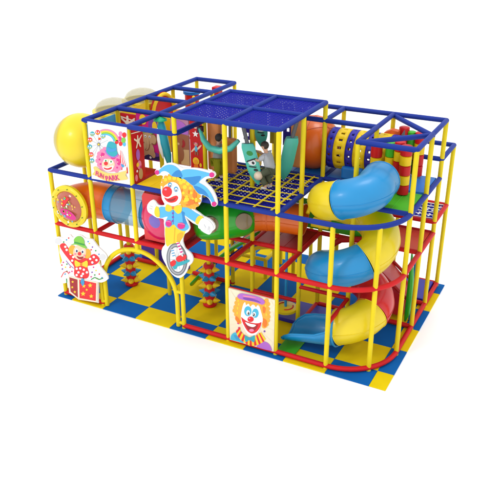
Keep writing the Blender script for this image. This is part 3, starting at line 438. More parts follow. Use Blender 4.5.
  ('gold',3,1,[(5.125,1.181),(5.123,1.165),(5.119,1.151),(5.112,1.142),(5.105,1.14),(5.099,1.145),(5.094,1.157),(5.093,1.172),(5.095,1.189),(5.099,1.203),(5.106,1.211),(5.113,1.213),(5.119,1.208),(5.124,1.196)]),
  ('gold',3,1,[(5.107,.984),(5.105,.968),(5.1,.954),(5.094,.945),(5.087,.943),(5.08,.948),(5.076,.96),(5.075,.976),(5.076,.992),(5.081,1.006),(5.088,1.015),(5.095,1.017),(5.101,1.012),(5.106,1.0)]),
  ('gold',3,1,[(5.097,.858),(5.096,.841),(5.091,.827),(5.084,.818),(5.077,.816),(5.071,.822),(5.066,.833),(5.065,.849),(5.067,.866),(5.071,.88),(5.078,.889),(5.085,.891),(5.092,.886),(5.096,.874)]),
  ('gold',3,1,[(5.802,1.23),(5.8,1.214),(5.796,1.201),(5.79,1.192),(5.783,1.19),(5.777,1.195),(5.773,1.207),(5.771,1.222),(5.772,1.238),(5.776,1.252),(5.783,1.26),(5.789,1.262),(5.796,1.257),(5.8,1.245)]),
  ('gold',3,1,[(5.819,1.014),(5.818,.998),(5.813,.984),(5.807,.975),(5.8,.973),(5.794,.979),(5.79,.99),(5.788,1.005),(5.789,1.022),(5.794,1.035),(5.8,1.044),(5.807,1.046),(5.813,1.041),(5.817,1.029)]),
  ('gold',3,1,[(5.14,1.095),(5.139,1.079),(5.134,1.065),(5.127,1.056),(5.12,1.054),(5.114,1.06),(5.11,1.071),(5.108,1.087),(5.11,1.103),(5.114,1.117),(5.121,1.126),(5.128,1.128),(5.135,1.122),(5.139,1.111)]),
  ('dorange',3,1,[(5.039,.759),(5.112,.738),(5.152,.636),(5.111,.599),(5.046,.665)]),
  ('dorange',3,1,[(5.719,.885),(5.805,.868),(5.821,.77),(5.783,.681),(5.727,.707)]),
  ('dorange',3,1,[(5.717,1.188),(5.787,1.166),(5.764,1.039),(5.718,1.047)]),
  ('white',3,1,[(5.269,1.178),(5.384,1.16),(5.502,1.171),(5.62,1.174),(5.679,1.036),(5.719,.844),(5.665,.664),(5.586,.475),(5.474,.376),(5.341,.379),(5.24,.535),(5.173,.734),(5.204,.99)]),
  ('orangel',4,1,[(5.226,1.239),(5.325,1.314),(5.522,1.324),(5.678,1.277),(5.659,1.172),(5.592,1.215),(5.553,1.132),(5.483,1.194),(5.411,1.106),(5.372,1.177),(5.308,1.119),(5.285,1.19),(5.237,1.161)]),
  ('purplel',5,1,[(5.094,1.294),(5.175,1.379),(5.345,1.399),(5.568,1.408),(5.716,1.375),(5.77,1.31),(5.701,1.236),(5.502,1.255),(5.265,1.234),(5.134,1.24)]),
  ('purple',6,1,[(5.238,1.291),(5.384,1.321),(5.569,1.313),(5.67,1.275),(5.502,1.271),(5.285,1.255)]),
  ('pinkl',6,1,[(5.246,1.349),(5.444,1.376),(5.568,1.376),(5.443,1.344),(5.266,1.322)]),
  ('cyan',4,1,[(5.443,1.001),(5.434,.944),(5.408,.892),(5.371,.858),(5.33,.846),(5.293,.861),(5.268,.898),(5.259,.951),(5.269,1.009),(5.295,1.06),(5.332,1.094),(5.372,1.105),(5.409,1.09),(5.434,1.053)]),
  ('cyan',4,1,[(5.62,.996),(5.612,.943),(5.589,.895),(5.556,.863),(5.519,.853),(5.486,.867),(5.463,.902),(5.455,.951),(5.463,1.005),(5.486,1.052),(5.519,1.084),(5.556,1.093),(5.589,1.08),(5.612,1.045)]),
  ('white',5,1,[(5.403,.953),(5.399,.926),(5.386,.901),(5.369,.884),(5.349,.879),(5.332,.886),(5.319,.904),(5.315,.93),(5.32,.957),(5.332,.982),(5.35,.999),(5.369,1.004),(5.387,.997),(5.399,.979)]),
  ('white',5,1,[(5.549,.952),(5.546,.927),(5.535,.904),(5.519,.888),(5.501,.883),(5.485,.89),(5.474,.907),(5.47,.931),(5.474,.957),(5.485,.98),(5.501,.995),(5.519,1.0),(5.535,.993),(5.546,.976)]),
  ('black',6,1,[(5.391,.934),(5.389,.917),(5.382,.902),(5.372,.893),(5.362,.89),(5.352,.894),(5.345,.905),(5.343,.921),(5.346,.937),(5.352,.952),(5.362,.962),(5.373,.965),(5.382,.96),(5.389,.949)]),
  ('black',6,1,[(5.526,.934),(5.523,.917),(5.517,.903),(5.507,.893),(5.497,.89),(5.487,.894),(5.481,.905),(5.478,.921),(5.481,.937),(5.487,.952),(5.497,.962),(5.507,.965),(5.517,.96),(5.523,.949)]),
  ('white',7,1,[(5.368,.94),(5.367,.934),(5.365,.929),(5.361,.926),(5.357,.925),(5.354,.926),(5.351,.93),(5.35,.935),(5.351,.941),(5.354,.946),(5.357,.949),(5.361,.95),(5.365,.949),(5.367,.945)]),
  ('white',7,1,[(5.503,.94),(5.502,.934),(5.5,.929),(5.496,.926),(5.492,.925),(5.489,.926),(5.486,.93),(5.485,.935),(5.486,.941),(5.489,.945),(5.492,.949),(5.496,.95),(5.5,.948),(5.502,.945)]),
  ('red',4,1,[(5.182,.778),(5.234,.751),(5.342,.706),(5.502,.709),(5.621,.743),(5.688,.786),(5.657,.654),(5.57,.504),(5.45,.423),(5.341,.455),(5.257,.569),(5.209,.669)]),
  ('dred',5,1,[(5.282,.672),(5.382,.642),(5.522,.649),(5.601,.704),(5.554,.57),(5.45,.47),(5.361,.494),(5.305,.583)]),
  ('white',6,1,[(5.29,.683),(5.402,.673),(5.522,.682),(5.554,.666),(5.482,.604),(5.37,.606),(5.314,.64)]),
  ('pinkl',6,1,[(5.506,.528),(5.5,.51),(5.483,.492),(5.459,.477),(5.432,.47),(5.408,.47),(5.391,.478),(5.385,.493),(5.391,.511),(5.408,.529),(5.432,.543),(5.459,.551),(5.483,.55),(5.5,.542)]),
  ('red',7,1,[(5.498,.811),(5.491,.779),(5.47,.749),(5.439,.727),(5.405,.717),(5.375,.722),(5.354,.741),(5.346,.769),(5.354,.802),(5.375,.832),(5.406,.854),(5.439,.863),(5.47,.858),(5.491,.84)]),
  ('pinkl',8,1,[(5.419,.818),(5.417,.81),(5.411,.803),(5.403,.798),(5.394,.795),(5.386,.796),(5.381,.801),(5.379,.807),(5.381,.815),(5.386,.822),(5.394,.827),(5.403,.83),(5.411,.829),(5.417,.825)]),
  ('red',4,0,[(5.15,.51),(5.158,.457),(5.062,.307),(5.042,.369)]),
  ('gold',4,0,[(5.158,.457),(5.166,.404),(5.082,.244),(5.062,.307)]),
  ('red',4,0,[(5.166,.404),(5.202,.373),(5.129,.204),(5.082,.244)]),
  ('gold',4,0,[(5.202,.373),(5.239,.341),(5.176,.165),(5.129,.204)]),
  ('red',4,0,[(5.239,.341),(5.279,.323),(5.231,.14),(5.176,.165)]),
  ('gold',4,0,[(5.279,.323),(5.32,.305),(5.286,.116),(5.231,.14)]),
  ('red',4,0,[(5.32,.305),(5.36,.296),(5.339,.097),(5.286,.116)]),
  ('gold',4,0,[(5.36,.296),(5.401,.287),(5.392,.079),(5.339,.097)]),
  ('red',4,0,[(5.401,.287),(5.441,.307),(5.453,.097),(5.392,.079)]),
  ('gold',4,0,[(5.441,.307),(5.482,.327),(5.514,.116),(5.453,.097)]),
  ('red',4,0,[(5.482,.327),(5.518,.363),(5.57,.15),(5.514,.116)]),
  ('gold',4,0,[(5.518,.363),(5.554,.399),(5.627,.184),(5.57,.15)]),
  ('red',4,0,[(5.554,.399),(5.588,.438),(5.674,.228),(5.627,.184)]),
  ('gold',4,0,[(5.588,.438),(5.622,.477),(5.722,.272),(5.674,.228)]),
  ('red',4,0,[(5.622,.477),(5.651,.501),(5.758,.324),(5.722,.272)]),
  ('gold',4,0,[(5.651,.501),(5.681,.524),(5.793,.377),(5.758,.324)]),
  ('cyan',3,1,[(4.894,.12),(4.929,.242),(5.025,.33),(5.116,.318),(5.205,.216),(5.229,.107),(5.072,.104),(4.906,.097)]),
  ('skyd',4,1,[(4.991,.239),(5.074,.25),(5.135,.165),(5.052,.149)]),
  ('purplel',3,1,[(5.57,.124),(5.662,.237),(5.781,.306),(5.889,.263),(5.937,.159),(5.93,.11),(5.763,.097),(5.603,.1)]),
  ('teal',5,1,[(5.271,.321),(5.393,.301),(5.522,.394),(5.506,.207),(5.393,.242),(5.295,.153)]),
  ('skyd',6,1,[(5.425,.277),(5.422,.259),(5.413,.243),(5.4,.232),(5.385,.228),(5.372,.231),(5.363,.242),(5.36,.258),(5.364,.275),(5.373,.291),(5.386,.302),(5.4,.307),(5.413,.303),(5.422,.292)]),
  ('magenta',2,1,[(5.127,.596),(5.124,.584),(5.117,.573),(5.108,.566),(5.097,.563),(5.087,.565),(5.08,.572),(5.078,.582),(5.08,.593),(5.087,.604),(5.097,.612),(5.108,.615),(5.118,.613),(5.125,.606)]),
  ('magenta',2,1,[(5.138,.481),(5.136,.471),(5.13,.462),(5.122,.456),(5.113,.453),(5.104,.455),(5.099,.461),(5.097,.469),(5.099,.479),(5.105,.488),(5.113,.494),(5.122,.497),(5.13,.495),(5.136,.49)]),
  ('purple',2,1,[(5.783,.574),(5.781,.563),(5.775,.552),(5.765,.545),(5.755,.542),(5.745,.544),(5.739,.55),(5.736,.561),(5.739,.572),(5.745,.583),(5.754,.59),(5.765,.593),(5.774,.591),(5.781,.584)]),
 ]),
 'funpark':dict(bs=False,board=[(1.357,4.744),(2.421,4.741),(2.386,3.432),(1.312,3.401)],items=[
  ('grey',1,0,[(1.626,4.262),(1.47,4.482),(1.459,4.475),(1.616,4.256)]),
  ('teal',2,1,[(1.532,4.487),(1.522,4.462),(1.501,4.441),(1.473,4.426),(1.442,4.422),(1.417,4.429),(1.4,4.446),(1.396,4.469),(1.406,4.494),(1.428,4.516),(1.456,4.53),(1.486,4.534),(1.512,4.527),(1.528,4.51)]),
  ('white',3,1,[(1.454,4.487),(1.451,4.479),(1.446,4.473),(1.439,4.469),(1.432,4.468),(1.426,4.47),(1.422,4.475),(1.422,4.482),(1.424,4.49),(1.429,4.496),(1.436,4.5),(1.443,4.501),(1.449,4.498),(1.453,4.493)]),
  ('white',3,1,[(1.509,4.491),(1.506,4.483),(1.501,4.477),(1.494,4.473),(1.487,4.472),(1.481,4.475),(1.478,4.48),(1.477,4.486),(1.479,4.494),(1.485,4.5),(1.491,4.504),(1.498,4.505),(1.504,4.503),(1.508,4.497)]),
  ('gold',3,0,[(1.394,4.453),(1.529,4.465),(1.519,4.451),(1.405,4.442)]),
  ('grey',1,0,[(1.627,4.26),(1.629,4.532),(1.617,4.53),(1.615,4.258)]),
  ('red',2,1,[(1.69,4.54),(1.68,4.515),(1.659,4.494),(1.631,4.479),(1.601,4.476),(1.576,4.483),(1.559,4.499),(1.556,4.522),(1.565,4.547),(1.586,4.568),(1.614,4.583),(1.644,4.586),(1.67,4.579),(1.686,4.563)]),
  ('white',3,1,[(1.612,4.539),(1.61,4.532),(1.605,4.526),(1.598,4.522),(1.591,4.521),(1.585,4.523),(1.581,4.528),(1.581,4.535),(1.583,4.542),(1.588,4.548),(1.595,4.552),(1.602,4.553),(1.608,4.551),(1.611,4.546)]),
  ('white',3,1,[(1.667,4.543),(1.664,4.536),(1.659,4.53),(1.653,4.526),(1.646,4.525),(1.64,4.527),(1.636,4.532),(1.635,4.539),(1.638,4.546),(1.643,4.552),(1.649,4.556),(1.656,4.557),(1.662,4.555),(1.666,4.55)]),
  ('gold',3,0,[(1.554,4.506),(1.687,4.517),(1.677,4.503),(1.564,4.495)]),
  ('grey',1,0,[(1.626,4.257),(1.767,4.465),(1.757,4.468),(1.616,4.26)]),
  ('teal',2,1,[(1.828,4.476),(1.819,4.451),(1.798,4.43),(1.771,4.415),(1.741,4.411),(1.715,4.418),(1.699,4.435),(1.695,4.458),(1.705,4.483),(1.725,4.504),(1.753,4.518),(1.783,4.522),(1.808,4.515),(1.825,4.499)]),
  ('white',3,1,[(1.751,4.475),(1.749,4.468),(1.744,4.462),(1.737,4.458),(1.73,4.457),(1.724,4.459),(1.721,4.464),(1.72,4.471),(1.722,4.478),(1.727,4.484),(1.734,4.488),(1.741,4.489),(1.747,4.487),(1.751,4.482)]),
  ('white',3,1,[(1.806,4.479),(1.803,4.472),(1.798,4.466),(1.792,4.462),(1.785,4.461),(1.779,4.463),(1.775,4.468),(1.774,4.475),(1.777,4.482),(1.782,4.488),(1.788,4.492),(1.795,4.493),(1.801,4.491),(1.805,4.486)]),
  ('gold',3,0,[(1.693,4.442),(1.826,4.453),(1.817,4.439),(1.704,4.431)]),
  ('grey',1,0,[(1.624,4.264),(1.386,4.334),(1.379,4.324),(1.618,4.254)]),
  ('red',2,1,[(1.451,4.339),(1.441,4.313),(1.419,4.291),(1.391,4.277),(1.36,4.273),(1.334,4.28),(1.318,4.297),(1.314,4.32),(1.324,4.345),(1.346,4.367),(1.374,4.382),(1.405,4.386),(1.431,4.379),(1.447,4.362)]),
  ('white',3,1,[(1.372,4.337),(1.369,4.33),(1.364,4.324),(1.357,4.32),(1.35,4.319),(1.344,4.321),(1.34,4.326),(1.34,4.333),(1.342,4.34),(1.347,4.347),(1.354,4.351),(1.361,4.352),(1.367,4.349),(1.371,4.344)]),
  ('white',3,1,[(1.427,4.342),(1.425,4.334),(1.42,4.328),(1.413,4.324),(1.406,4.323),(1.4,4.325),(1.396,4.331),(1.395,4.337),(1.398,4.345),(1.403,4.351),(1.41,4.355),(1.417,4.356),(1.423,4.354),(1.427,4.349)]),
  ('gold',3,0,[(1.312,4.303),(1.448,4.316),(1.438,4.301),(1.322,4.292)]),
  ('grey',1,0,[(1.62,4.263),(1.353,4.171),(1.355,4.162),(1.622,4.254)]),
  ('teal',2,1,[(1.422,4.176),(1.412,4.151),(1.391,4.128),(1.362,4.113),(1.331,4.109),(1.305,4.116),(1.289,4.133),(1.285,4.157),(1.295,4.182),(1.317,4.204),(1.345,4.219),(1.376,4.223),(1.402,4.216),(1.419,4.199)]),
  ('white',3,1,[(1.343,4.175),(1.34,4.167),(1.335,4.161),(1.328,4.157),(1.321,4.156),(1.315,4.158),(1.311,4.163),(1.31,4.17),(1.313,4.177),(1.318,4.184),(1.325,4.188),(1.332,4.189),(1.338,4.187),(1.342,4.182)]),
  ('white',3,1,[(1.399,4.179),(1.396,4.172),(1.391,4.165),(1.384,4.161),(1.377,4.16),(1.371,4.163),(1.367,4.168),(1.367,4.175),(1.369,4.182),(1.374,4.188),(1.381,4.193),(1.388,4.194),(1.395,4.191),(1.398,4.186)]),
  ('gold',3,0,[(1.283,4.14),(1.419,4.153),(1.41,4.138),(1.293,4.128)]),
  ('grey',1,0,[(1.617,4.261),(1.366,3.988),(1.375,3.983),(1.625,4.257)]),
  ('red',2,1,[(1.439,3.995),(1.429,3.97),(1.408,3.947),(1.379,3.932),(1.348,3.927),(1.322,3.934),(1.305,3.951),(1.301,3.975),(1.311,4.001),(1.333,4.024),(1.362,4.039),(1.393,4.043),(1.419,4.036),(1.435,4.019)]),
  ('white',3,1,[(1.359,3.994),(1.357,3.986),(1.352,3.98),(1.345,3.975),(1.338,3.974),(1.331,3.977),(1.328,3.982),(1.327,3.989),(1.33,3.996),(1.335,4.003),(1.342,4.007),(1.349,4.008),(1.355,4.006),(1.359,4.001)]),
  ('white',3,1,[(1.416,3.999),(1.413,3.991),(1.408,3.985),(1.401,3.98),(1.394,3.979),(1.388,3.982),(1.384,3.987),(1.383,3.994),(1.386,4.001),(1.391,4.008),(1.398,4.012),(1.405,4.013),(1.411,4.011),(1.415,4.006)]),
  ('gold',3,0,[(1.299,3.958),(1.436,3.972),(1.426,3.957),(1.31,3.947)]),
  ('grey',1,0,[(1.616,4.26),(1.371,3.842),(1.381,3.84),(1.626,4.258)]),
  ('teal',2,1,[(1.445,3.851),(1.435,3.825),(1.413,3.802),(1.384,3.787),(1.353,3.782),(1.327,3.789),(1.31,3.806),(1.307,3.83),(1.317,3.856),(1.339,3.879),(1.368,3.894),(1.398,3.899),(1.425,3.892),(1.441,3.875)]),
  ('white',3,1,[(1.365,3.849),(1.363,3.841),(1.357,3.835),(1.35,3.831),(1.343,3.83),(1.337,3.832),(1.333,3.837),(1.332,3.844),(1.335,3.852),(1.34,3.858),(1.347,3.863),(1.354,3.864),(1.361,3.861),(1.364,3.856)]),
  ('white',3,1,[(1.422,3.854),(1.419,3.847),(1.414,3.84),(1.407,3.836),(1.4,3.835),(1.394,3.837),(1.39,3.842),(1.389,3.849),(1.392,3.857),(1.397,3.864),(1.404,3.868),(1.411,3.869),(1.417,3.867),(1.421,3.861)]),
  ('gold',3,0,[(1.304,3.813),(1.442,3.828),(1.432,3.813),(1.315,3.802)]),
  ('grey',1,0,[(1.623,4.255),(1.89,4.388),(1.886,4.396),(1.619,4.263)]),
  ('grey',1,0,[(1.617,4.254),(1.839,4.157),(1.846,4.166),(1.625,4.263)]),
  ('grey',1,0,[(1.615,4.257),(1.641,3.985),(1.653,3.988),(1.627,4.261)]),
  ('grey',1,0,[(1.615,4.256),(1.741,3.999),(1.752,4.004),(1.627,4.262)]),
  ('greyd',2,1,[(1.669,4.266),(1.662,4.248),(1.647,4.232),(1.627,4.222),(1.606,4.219),(1.588,4.224),(1.576,4.236),(1.573,4.252),(1.58,4.27),(1.595,4.286),(1.615,4.296),(1.636,4.299),(1.654,4.294),(1.666,4.282)]),
  ('gold',3,1,[(1.649,4.263),(1.645,4.252),(1.636,4.243),(1.624,4.237),(1.612,4.236),(1.601,4.239),(1.595,4.245),(1.593,4.255),(1.597,4.265),(1.606,4.274),(1.617,4.28),(1.63,4.282),(1.64,4.279),(1.647,4.272)]),
  ('red',2,1,[(1.692,4.397),(1.687,4.384),(1.676,4.372),(1.661,4.365),(1.645,4.363),(1.632,4.366),(1.623,4.375),(1.621,4.387),(1.626,4.401),(1.637,4.412),(1.652,4.42),(1.668,4.422),(1.681,4.418),(1.69,4.409)]),
  ('orange',3,1,[(1.666,4.41),(1.664,4.404),(1.659,4.399),(1.652,4.395),(1.645,4.394),(1.639,4.396),(1.636,4.4),(1.635,4.405),(1.637,4.411),(1.642,4.416),(1.648,4.42),(1.656,4.421),(1.662,4.419),(1.665,4.415)]),
  ('pinkl',2,0,[(1.691,4.589),(1.768,4.621),(1.847,4.639),(1.925,4.645),(1.999,4.637),(2.065,4.616),(2.121,4.583),(2.164,4.539),(2.194,4.487),(2.209,4.427),(2.167,4.416),(2.154,4.469),(2.127,4.516),(2.088,4.554),(2.038,4.584),(1.979,4.602),(1.914,4.609),(1.845,4.604),(1.774,4.588),(1.705,4.56)]),
  ('gold',2,0,[(1.705,4.56),(1.774,4.588),(1.845,4.604),(1.914,4.609),(1.979,4.602),(2.038,4.584),(2.088,4.554),(2.127,4.516),(2.154,4.469),(2.167,4.416),(2.125,4.404),(2.113,4.45),(2.09,4.492),(2.056,4.526),(2.012,4.551),(1.96,4.567),(1.903,4.574),(1.842,4.569),(1.78,4.555),(1.719,4.53)]),
  ('greenl',2,0,[(1.719,4.53),(1.78,4.555),(1.842,4.569),(1.903,4.574),(1.96,4.567),(2.012,4.551),(2.056,4.526),(2.09,4.492),(2.113,4.45),(2.125,4.404),(2.082,4.392),(2.073,4.432),(2.053,4.467),(2.023,4.497),(1.985,4.519),(1.941,4.533),(1.891,4.538),(1.839,4.534),(1.786,4.521),(1.734,4.5)]),
  ('sky',2,0,[(1.734,4.5),(1.786,4.521),(1.839,4.534),(1.891,4.538),(1.941,4.533),(1.985,4.519),(2.023,4.497),(2.053,4.467),(2.073,4.432),(2.082,4.392),(2.04,4.38),(2.032,4.414),(2.015,4.443),(1.99,4.468),(1.959,4.486),(1.922,4.498),(1.88,4.502),(1.836,4.499),(1.792,4.488),(1.748,4.471)]),
  ('pinkl',3,1,[(1.551,3.907),(1.614,4.041),(1.717,4.078),(1.807,4.188),(1.974,4.132),(2.094,4.101),(2.198,4.004),(2.189,3.84),(2.085,3.726),(1.884,3.661),(1.609,3.667),(1.561,3.76)]),
  ('pinkl',3,1,[(1.653,3.971),(1.644,3.946),(1.622,3.923),(1.594,3.908),(1.563,3.903),(1.537,3.91),(1.521,3.927),(1.517,3.951),(1.527,3.977),(1.548,3.999),(1.577,4.014),(1.607,4.019),(1.633,4.012),(1.649,3.995)]),
  ('pinkl',3,1,[(1.614,3.877),(1.605,3.851),(1.583,3.828),(1.555,3.813),(1.524,3.808),(1.498,3.815),(1.481,3.832),(1.477,3.856),(1.487,3.882),(1.509,3.905),(1.538,3.92),(1.568,3.924),(1.594,3.917),(1.611,3.901)]),
  ('pinkl',3,1,[(1.682,4.051),(1.673,4.025),(1.651,4.003),(1.623,3.988),(1.593,3.983),(1.567,3.99),(1.55,4.007),(1.546,4.031),(1.556,4.056),(1.577,4.079),(1.606,4.093),(1.636,4.098),(1.662,4.091),(1.678,4.074)]),
  ('pinkl',3,1,[(1.768,4.118),(1.759,4.093),(1.738,4.071),(1.709,4.056),(1.679,4.052),(1.653,4.058),(1.637,4.075),(1.633,4.099),(1.643,4.124),(1.664,4.146),(1.692,4.161),(1.722,4.165),(1.748,4.158),(1.764,4.142)]),
  ('pinkl',3,1,[(1.845,4.178),(1.835,4.153),(1.814,4.131),(1.786,4.116),(1.756,4.111),(1.731,4.118),(1.714,4.135),(1.71,4.159),(1.72,4.184),(1.741,4.206),(1.769,4.22),(1.799,4.225),(1.824,4.218),(1.841,4.201)]),
  ('pinkl',3,1,[(1.652,3.79),(1.642,3.764),(1.62,3.741),(1.592,3.726),(1.561,3.721),(1.535,3.728),(1.518,3.745),(1.514,3.769),(1.524,3.795),(1.546,3.818),(1.575,3.833),(1.605,3.838),(1.631,3.831),(1.648,3.814)]),
  ('pinkl',3,1,[(1.723,3.728),(1.713,3.702),(1.692,3.68),(1.664,3.664),(1.633,3.659),(1.607,3.666),(1.59,3.683),(1.586,3.707),(1.596,3.733),(1.618,3.756),(1.646,3.771),(1.677,3.776),(1.703,3.769),(1.719,3.752)]),
  ('pinkl',3,1,[(2.156,4.078),(2.147,4.053),(2.127,4.031),(2.099,4.016),(2.07,4.012),(2.044,4.019),(2.028,4.035),(2.024,4.059),(2.033,4.084),(2.054,4.106),(2.081,4.12),(2.111,4.125),(2.136,4.118),(2.152,4.101)]),
  ('pinkl',3,1,[(2.228,4.041),(2.219,4.015),(2.199,3.993),(2.172,3.979),(2.142,3.974),(2.117,3.981),(2.101,3.998),(2.097,4.021),(2.106,4.046),(2.126,4.068),(2.154,4.083),(2.183,4.087),(2.208,4.08),(2.224,4.064)]),
  ('pinkl',3,1,[(2.274,3.967),(2.265,3.942),(2.245,3.919),(2.218,3.905),(2.188,3.9),(2.163,3.907),(2.147,3.924),(2.143,3.947),(2.152,3.972),(2.172,3.994),(2.199,4.009),(2.229,4.013),(2.254,4.007),(2.27,3.99)]),
  ('pinkl',3,1,[(2.265,3.878),(2.256,3.853),(2.236,3.83),(2.209,3.815),(2.179,3.811),(2.154,3.818),(2.137,3.834),(2.133,3.858),(2.142,3.883),(2.163,3.906),(2.19,3.92),(2.22,3.925),(2.245,3.918),(2.261,3.901)]),
  ('pinkl',3,1,[(2.203,3.794),(2.194,3.768),(2.174,3.746),(2.146,3.73),(2.117,3.726),(2.091,3.733),(2.075,3.749),(2.071,3.773),(2.08,3.798),(2.1,3.821),(2.128,3.836),(2.158,3.841),(2.183,3.834),(2.199,3.817)]),
  ('pinkl',3,1,[(2.121,3.738),(2.112,3.713),(2.091,3.69),(2.063,3.675),(2.034,3.67),(2.008,3.677),(1.991,3.693),(1.987,3.717),(1.997,3.743),(2.017,3.766),(2.045,3.781),(2.075,3.785),(2.101,3.779),(2.117,3.762)]),
  ('magenta',4,1,[(1.634,3.913),(1.631,3.902),(1.622,3.893),(1.61,3.887),(1.597,3.885),(1.587,3.888),(1.58,3.895),(1.578,3.904),(1.582,3.915),(1.591,3.924),(1.603,3.93),(1.615,3.932),(1.626,3.929),(1.633,3.922)]),
  ('magenta',4,1,[(1.723,4.063),(1.719,4.053),(1.71,4.043),(1.698,4.037),(1.686,4.035),(1.675,4.038),(1.669,4.045),(1.667,4.055),(1.671,4.065),(1.68,4.075),(1.691,4.081),(1.704,4.082),(1.714,4.08),(1.721,4.073)]),
  ('magenta',4,1,[(1.653,3.807),(1.65,3.796),(1.641,3.787),(1.629,3.781),(1.616,3.779),(1.606,3.781),(1.599,3.788),(1.597,3.798),(1.601,3.809),(1.61,3.818),(1.622,3.825),(1.634,3.827),(1.645,3.824),(1.652,3.817)]),
  ('magenta',4,1,[(2.177,3.984),(2.173,3.974),(2.165,3.965),(2.154,3.959),(2.141,3.957),(2.131,3.96),(2.124,3.967),(2.123,3.976),(2.126,3.987),(2.135,3.996),(2.146,4.002),(2.158,4.004),(2.169,4.001),(2.175,3.994)]),
  ('magenta',4,1,[(2.182,3.888),(2.179,3.878),(2.17,3.868),(2.159,3.862),(2.147,3.86),(2.136,3.863),(2.13,3.87),(2.128,3.88),(2.132,3.89),(2.14,3.899),(2.151,3.906),(2.164,3.907),(2.174,3.905),(2.181,3.898)]),
  ('magenta',4,1,[(2.112,3.796),(2.108,3.785),(2.099,3.776),(2.088,3.77),(2.076,3.768),(2.065,3.77),(2.058,3.777),(2.057,3.787),(2.061,3.798),(2.069,3.807),(2.08,3.813),(2.093,3.815),(2.103,3.812),(2.11,3.805)]),
  ('magenta',4,1,[(2.062,4.016),(2.058,4.007),(2.051,3.999),(2.041,3.994),(2.031,3.992),(2.022,3.995),(2.016,4.001),(2.015,4.009),(2.018,4.018),(2.025,4.025),(2.035,4.031),(2.045,4.032),(2.054,4.03),(2.06,4.024)]),
  ('peach',4,1,[(1.663,3.989),(1.661,3.983),(1.656,3.978),(1.649,3.974),(1.642,3.973),(1.636,3.975),(1.632,3.979),(1.631,3.984),(1.633,3.99),(1.638,3.996),(1.645,3.999),(1.652,4.0),(1.658,3.999),(1.662,3.995)]),
  ('peach',4,1,[(1.723,3.998),(1.721,3.992),(1.716,3.987),(1.709,3.983),(1.702,3.982),(1.696,3.984),(1.692,3.988),(1.691,3.993),(1.693,3.999),(1.698,4.004),(1.705,4.008),(1.712,4.009),(1.718,4.007),(1.722,4.003)]),
  ('peach',4,1,[(2.129,3.929),(2.127,3.923),(2.122,3.917),(2.116,3.914),(2.109,3.913),(2.103,3.915),(2.099,3.918),(2.098,3.924),(2.1,3.93),(2.105,3.935),(2.111,3.939),(2.118,3.94),(2.124,3.938),(2.128,3.934)]),
  ('peach',4,1,[(1.631,3.853),(1.629,3.847),(1.624,3.842),(1.617,3.838),(1.61,3.837),(1.604,3.839),(1.6,3.843),(1.599,3.848),(1.602,3.854),(1.607,3.86),(1.613,3.863),(1.62,3.864),(1.627,3.863),(1.63,3.859)]),
  ('magenta',4,1,[(1.652,4.027),(1.736,4.078),(1.773,4.057),(1.719,3.997),(1.654,3.981)]),
  ('magenta',4,1,[(2.083,4.003),(2.165,3.983),(2.168,3.863),(2.1,3.866)]),
  ('magenta',4,1,[(2.069,4.017),(2.061,4.002),(2.04,3.987),(2.011,3.977),(1.98,3.972),(1.952,3.974),(1.934,3.983),(1.929,3.996),(1.937,4.011),(1.958,4.026),(1.987,4.036),(2.018,4.041),(2.046,4.039),(2.064,4.03)]),
  ('peach',5,1,[(2.025,3.854),(2.001,3.791),(1.945,3.734),(1.869,3.695),(1.788,3.682),(1.717,3.698),(1.671,3.74),(1.66,3.798),(1.686,3.862),(1.742,3.919),(1.819,3.957),(1.899,3.969),(1.969,3.953),(2.014,3.912)]),
  ('white',6,1,[(1.838,3.911),(1.83,3.889),(1.811,3.871),(1.786,3.858),(1.76,3.854),(1.737,3.859),(1.722,3.873),(1.718,3.893),(1.727,3.914),(1.745,3.932),(1.77,3.945),(1.797,3.949),(1.819,3.944),(1.834,3.93)]),
  ('white',6,1,[(1.989,3.914),(1.981,3.893),(1.963,3.874),(1.938,3.862),(1.912,3.858),(1.889,3.863),(1.875,3.877),(1.871,3.896),(1.879,3.917),(1.897,3.936),(1.922,3.948),(1.948,3.952),(1.971,3.947),(1.986,3.933)]),
  ('green',7,1,[(1.811,3.913),(1.807,3.903),(1.8,3.893),(1.79,3.887),(1.779,3.886),(1.77,3.889),(1.764,3.896),(1.763,3.906),(1.767,3.916),(1.774,3.925),(1.784,3.931),(1.795,3.933),(1.804,3.93),(1.809,3.923)]),
  ('green',7,1,[(1.958,3.912),(1.955,3.902),(1.947,3.893),(1.937,3.887),(1.927,3.885),(1.918,3.888),(1.912,3.896),(1.911,3.905),(1.914,3.916),(1.922,3.925),(1.932,3.931),(1.942,3.932),(1.951,3.929),(1.957,3.922)]),
  ('white',6,1,[(1.68,3.761),(1.816,3.756),(1.98,3.824),(1.949,3.721),(1.806,3.665),(1.699,3.692)]),
  ('red',7,1,[(1.705,3.739),(1.814,3.733),(1.945,3.789),(1.915,3.732),(1.81,3.696),(1.732,3.703)]),
  ('red',7,1,[(1.839,3.852),(1.831,3.831),(1.814,3.812),(1.79,3.799),(1.766,3.796),(1.744,3.801),(1.731,3.815),(1.727,3.835),(1.735,3.856),(1.753,3.875),(1.776,3.887),(1.801,3.891),(1.822,3.885),(1.836,3.871)]),
  ('teal',6,1,[(1.821,4.142),(1.859,4.276),(1.923,4.365),(2.038,4.371),(2.117,4.328),(2.112,4.2),(2.133,4.117),(2.022,4.036),(1.882,4.06)]),
  ('skyd',7,1,[(1.871,4.239),(2.003,4.216),(2.11,4.254),(2.108,4.199),(1.983,4.14),(1.855,4.166)]),
  ('purplel',5,1,[(1.785,4.163),(1.909,4.064),(2.041,4.039),(2.145,4.118),(2.11,4.039),(1.941,4.004),(1.813,4.07)]),
